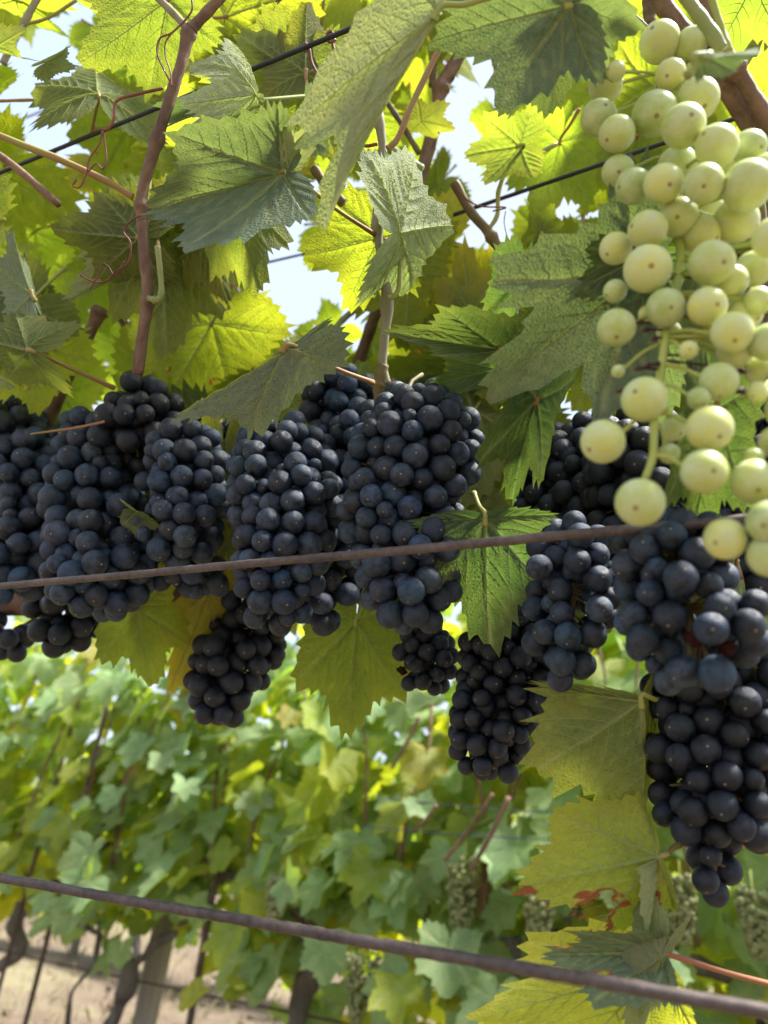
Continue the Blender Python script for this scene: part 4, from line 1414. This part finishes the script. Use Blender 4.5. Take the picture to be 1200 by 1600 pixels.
Y2 = 1.95
row2 = [
    (Y(150, 1590, Y2).x, 'second row vine at lower left with a twisted grey trunk that splits in two', 0),
    (Y(-60, 1500, Y2).x, 'second row vine at the far left edge, thin leaning brown arms', 1),
    (Y(470, 1500, Y2).x, 'second row vine in the middle, full green leaves beside the grey post', 2),
    (Y(780, 1500, Y2).x, 'second row vine behind the red canes, pale bunches hidden in it', 3),
    (Y(1180, 1500, Y2).x, 'second row vine at lower right, behind the yellow torn leaf', 4),
]
GV = 'vines of the blurred second row'
row2.sort()
xs2 = [r[0] for r in row2]
for i, (vx, lab, idx) in enumerate(row2):
    V = tag(empty('grapevine', (vx, Y2, 0)), lab, 'grapevine', GV)
    x0 = vx - .55 if i == 0 else (xs2[i - 1] + vx) / 2
    x1 = vx + .7 if i == len(xs2) - 1 else (xs2[i + 1] + vx) / 2
    if i == 0:
        x0 = vx - 1.6
    rs = random.Random(40 + idx)
    if idx == 0:
        gnarly(V, (vx - .02, Y2, -.03), (vx + .10, Y2, .42), .026, .020, 3, lean=.025)
        gnarly(V, (vx + .10, Y2, .40), (vx + .36, Y2 + .02, .66), .013, .009, 5, 'arm', .02)
        gnarly(V, (vx + .10, Y2, .38), (vx - .45, Y2 - .02, .60), .012, .008, 6, 'arm', .03)
        gnarly(V, (vx + .02, Y2 - .03, .02), (vx - .06, Y2 - .02, .50), .008, .007, 8, 'arm', .04)
    elif idx == 1:
        gnarly(V, (vx, Y2, -.03), (vx + .22, Y2, .55), .030, .018, 9, lean=.05)
        gnarly(V, (vx + .1, Y2, .3), (vx - .35, Y2, .66), .016, .012, 10, 'arm', .03)
        gnarly(V, (vx + .2, Y2, .5), (vx + .55, Y2, .72), .015, .010, 12, 'arm', .03)
    else:
        gnarly(V, (vx, Y2, -.03), (vx + .04, Y2, .62), .038, .026, 11 + idx, lean=.04)
        gnarly(V, (vx, Y2, .6), (vx + .5, Y2, .72), .022, .012, 21 + idx, 'arm', .02)
        gnarly(V, (vx, Y2, .6), (vx - .5, Y2, .72), .022, .012, 31 + idx, 'arm', .02)
    for k in range(5):
        cx = rs.uniform(x0, x1)
        gnarly(V, (cx, Y2 - .05, .66), (cx + rs.uniform(-.2, .2), Y2 + rs.uniform(-.15, .1), 1.5), .0055, .003, 50 + k + idx * 9, 'cane', .03, M_CANE)
    zb = .43 if x1 < Y(330, 1500, Y2).x + .2 else .30
    width = x1 - x0
    nl = int(min(300, 330 * width))
    for k in range(nl):
        M = row_leaf_M(rs, x0, x1, Y2, .27, zb + .03 * math.sin(k), 1.60, .088, 0)
        mk = rs.choices(['row', 'rowy', 'yellow'], [.68, .28, .04])[0]
        obj('leaf', ROWSETS[mk][rs.randrange(6)], V, M)
    extra = int(330 * width)
    Ms, ks = [], []
    for k in range(extra):
        Ms.append(row_leaf_M(rs, x0, x1, Y2 + .12, .20, zb + .02, 1.64, .086, 0))
        ks.append((rs.randrange(6), rs.choices([0, 1], [.55, .45])[0]))
    o = obj('foliage', foliage_mesh([LM['row'], LM['rowy']], Ms, ks), V)
    o['kind'] = 'stuff'

# slanting red canes seen in the second row
for (a, b), (c, d), r, V in (((795, 1245), (735, 1360), .0055, None), ((770, 1240), (695, 1345), .004, None), ((655, 1120), (612, 1200), .0045, None), ((682, 1258), (648, 1298), .004, None)):
    host = [o for o in COL.objects if o.get('label', '').startswith('second row vine behind')][0]
    p, q = Y(a, b, Y2 - .33), Y(c, d, Y2 - .31)
    obj('cane', MB().tube(spline([p, (p + q) / 2 + Vector((.004, 0, 0)), q], 6), r, 8, .1).build('cane', M_CANE), host)

for i, (a, b, h, lab) in enumerate([
    (722, 1400, .15, 'blurred pale bunch straight below the slanting red canes'),
    (842, 1440, .13, 'blurred pale bunch behind the torn yellow leaf, above the lower wire'),
    (432, 1405, .11, 'blurred green bunch among leaves, left half of the second row'),
    (562, 1545, .13, 'blurred green bunch hanging low, under the lower rusty wire'),
    (1065, 1420, .12, 'blurred pale bunch between the torn leaf and the lowest dark berries'),
    (1180, 1440, .12, 'blurred pale bunch at the right edge below the yellow leaf')]):
    small_bunch(lab, Y(a, b, Y2 - .19), h, i + 3)


def post(label, px, py, y, h, r, name='wooden_post', mat=None, lean=0.0, group=None, cat='post'):
    p = Y(px, py, y)
    base = Vector((p.x, y, -.05))
    mb = MB().tube([base + Vector((lean * t, 0, (h + .05) * t)) for t in np.linspace(0, 1, 10)], r, 10, .12 if mat is None else .05, seed=px, freq=12)
    o = obj(name, mb.build(name, mat or M_WOOD))
    return tag(o, label, cat, group)


post('weathered grey wooden post in the second row, right of the twisted trunk', 238, 1520, Y2 + .12, .95, .038, lean=.02)
post('thin rusty stake at the lower left, left of the twisted trunk', 60, 1520, Y2 - .1, 1.3, .008, 'metal_stake', M_STAKE, cat='stake')
post('thin rusty stake in the middle below the lower wire', 303, 1560, Y2 - .05, .75, .010, 'metal_stake', M_STAKE, cat='stake')
post('thin stake at the very left edge of the picture', 5, 1520, Y2 - .05, 1.2, .007, 'metal_stake', M_STAKE, cat='stake')
wire('thin low wire of the second row sagging over the bare soil', (20, 1490), (430, 1578), Y2, Y2, .003, M_STAKE, sag=.01)
wire('thin upper wire of the second row behind the red canes', (650, 1299), (815, 1310), Y2 - .22, Y2 - .22, .0014, M_BLUEW, sag=.004)
wire('thin topmost wire of the second row, just over the red canes', (680, 1256), (815, 1267), Y2 - .22, Y2 - .22, .0014, M_BLUEW, sag=.004)

# ------------------------------------------------------------------ ROWS FURTHER BACK
words_ = ['third', 'fourth', 'fifth', 'sixth']
place_ = ['leftmost', 'second from the left', 'third from the left', 'fourth from the left', 'fifth from the left', 'sixth from the left', 'seventh from the left']
for ri, yy in enumerate((4.0, 6.1, 8.2, 10.4)):
    xa, xb = Y(-40, 1500, yy).x, Y(1240, 1500, yy).x
    rs = random.Random(70 + ri)
    vxs = [xa - .6 + k for k in range(int(xb + 1.4 - xa) + 1)]
    inview = [v for v in vxs if -10 < pix((v, yy, .3))[0] < 420]
    mass = []
    tm = MB()
    for n_v, vx in enumerate(vxs):
        Ms = [row_leaf_M(rs, vx - .5, vx + .5, yy, .25, .45, 1.45, .12, 0) for k in range(150 - 25 * ri)]
        if vx in inview and ri < 2:
            q = inview.index(vx)
            V = tag(empty('grapevine', (vx, yy, 0)), '%s bare trunk of the %s row, far off under pale blurred leaves' % (place_[q], words_[ri]), 'grapevine', 'vines of the %s row back' % words_[ri])
            gnarly(V, (vx, yy, -.03), (vx + rs.uniform(-.12, .12), yy, .62), .034, .024, 80 + ri * 20 + n_v, lean=.05, n=10)
            o = obj('foliage', foliage_mesh([LM['far'], LM['rowy']], Ms, [(rs.randrange(6), rs.choices([0, 1], [.7, .3])[0]) for _ in Ms]), V)
            o['kind'] = 'stuff'
            if q % 2 == 0:
                tag(obj('wooden_post', MB().tube([(vx + .5, yy, -.05), (vx + .5, yy, .6), (vx + .52, yy, 1.3)], .03, 8, .1).build('wooden_post', M_WOOD)),
                    'grey post in the %s row, right of its %s trunk' % (words_[ri], place_[q]), 'post', 'posts of the rows further back')
        else:
            mass += Ms
            if ri >= 2:
                tm.tube([(vx, yy, -.03), (vx + rs.uniform(-.06, .06), yy, .3), (vx + rs.uniform(-.1, .1), yy, .62)], .03, 7)
    if ri >= 2:
        o = obj('far_trunks', tm.build('far_trunks', M_TRUNK))  # bare vine trunks of a far row, joined into one mesh
        tag(o, 'line of tiny bare trunks of the %s row, far back over the soil' % words_[ri], 'vine trunks', kind='stuff')
    o = obj('foliage', foliage_mesh([LM['far'], LM['rowy']], mass, [(rs.randrange(6), rs.choices([0, 1], [.7, .3])[0]) for _ in mass]))
    tag(o, 'mass of pale leaves of the %s row, mostly hidden by nearer vines' % words_[ri], 'foliage', kind='stuff')

print('objects', len(COL.objects), 'tris', sum(len(m.polygons) for m in bpy.data.meshes))
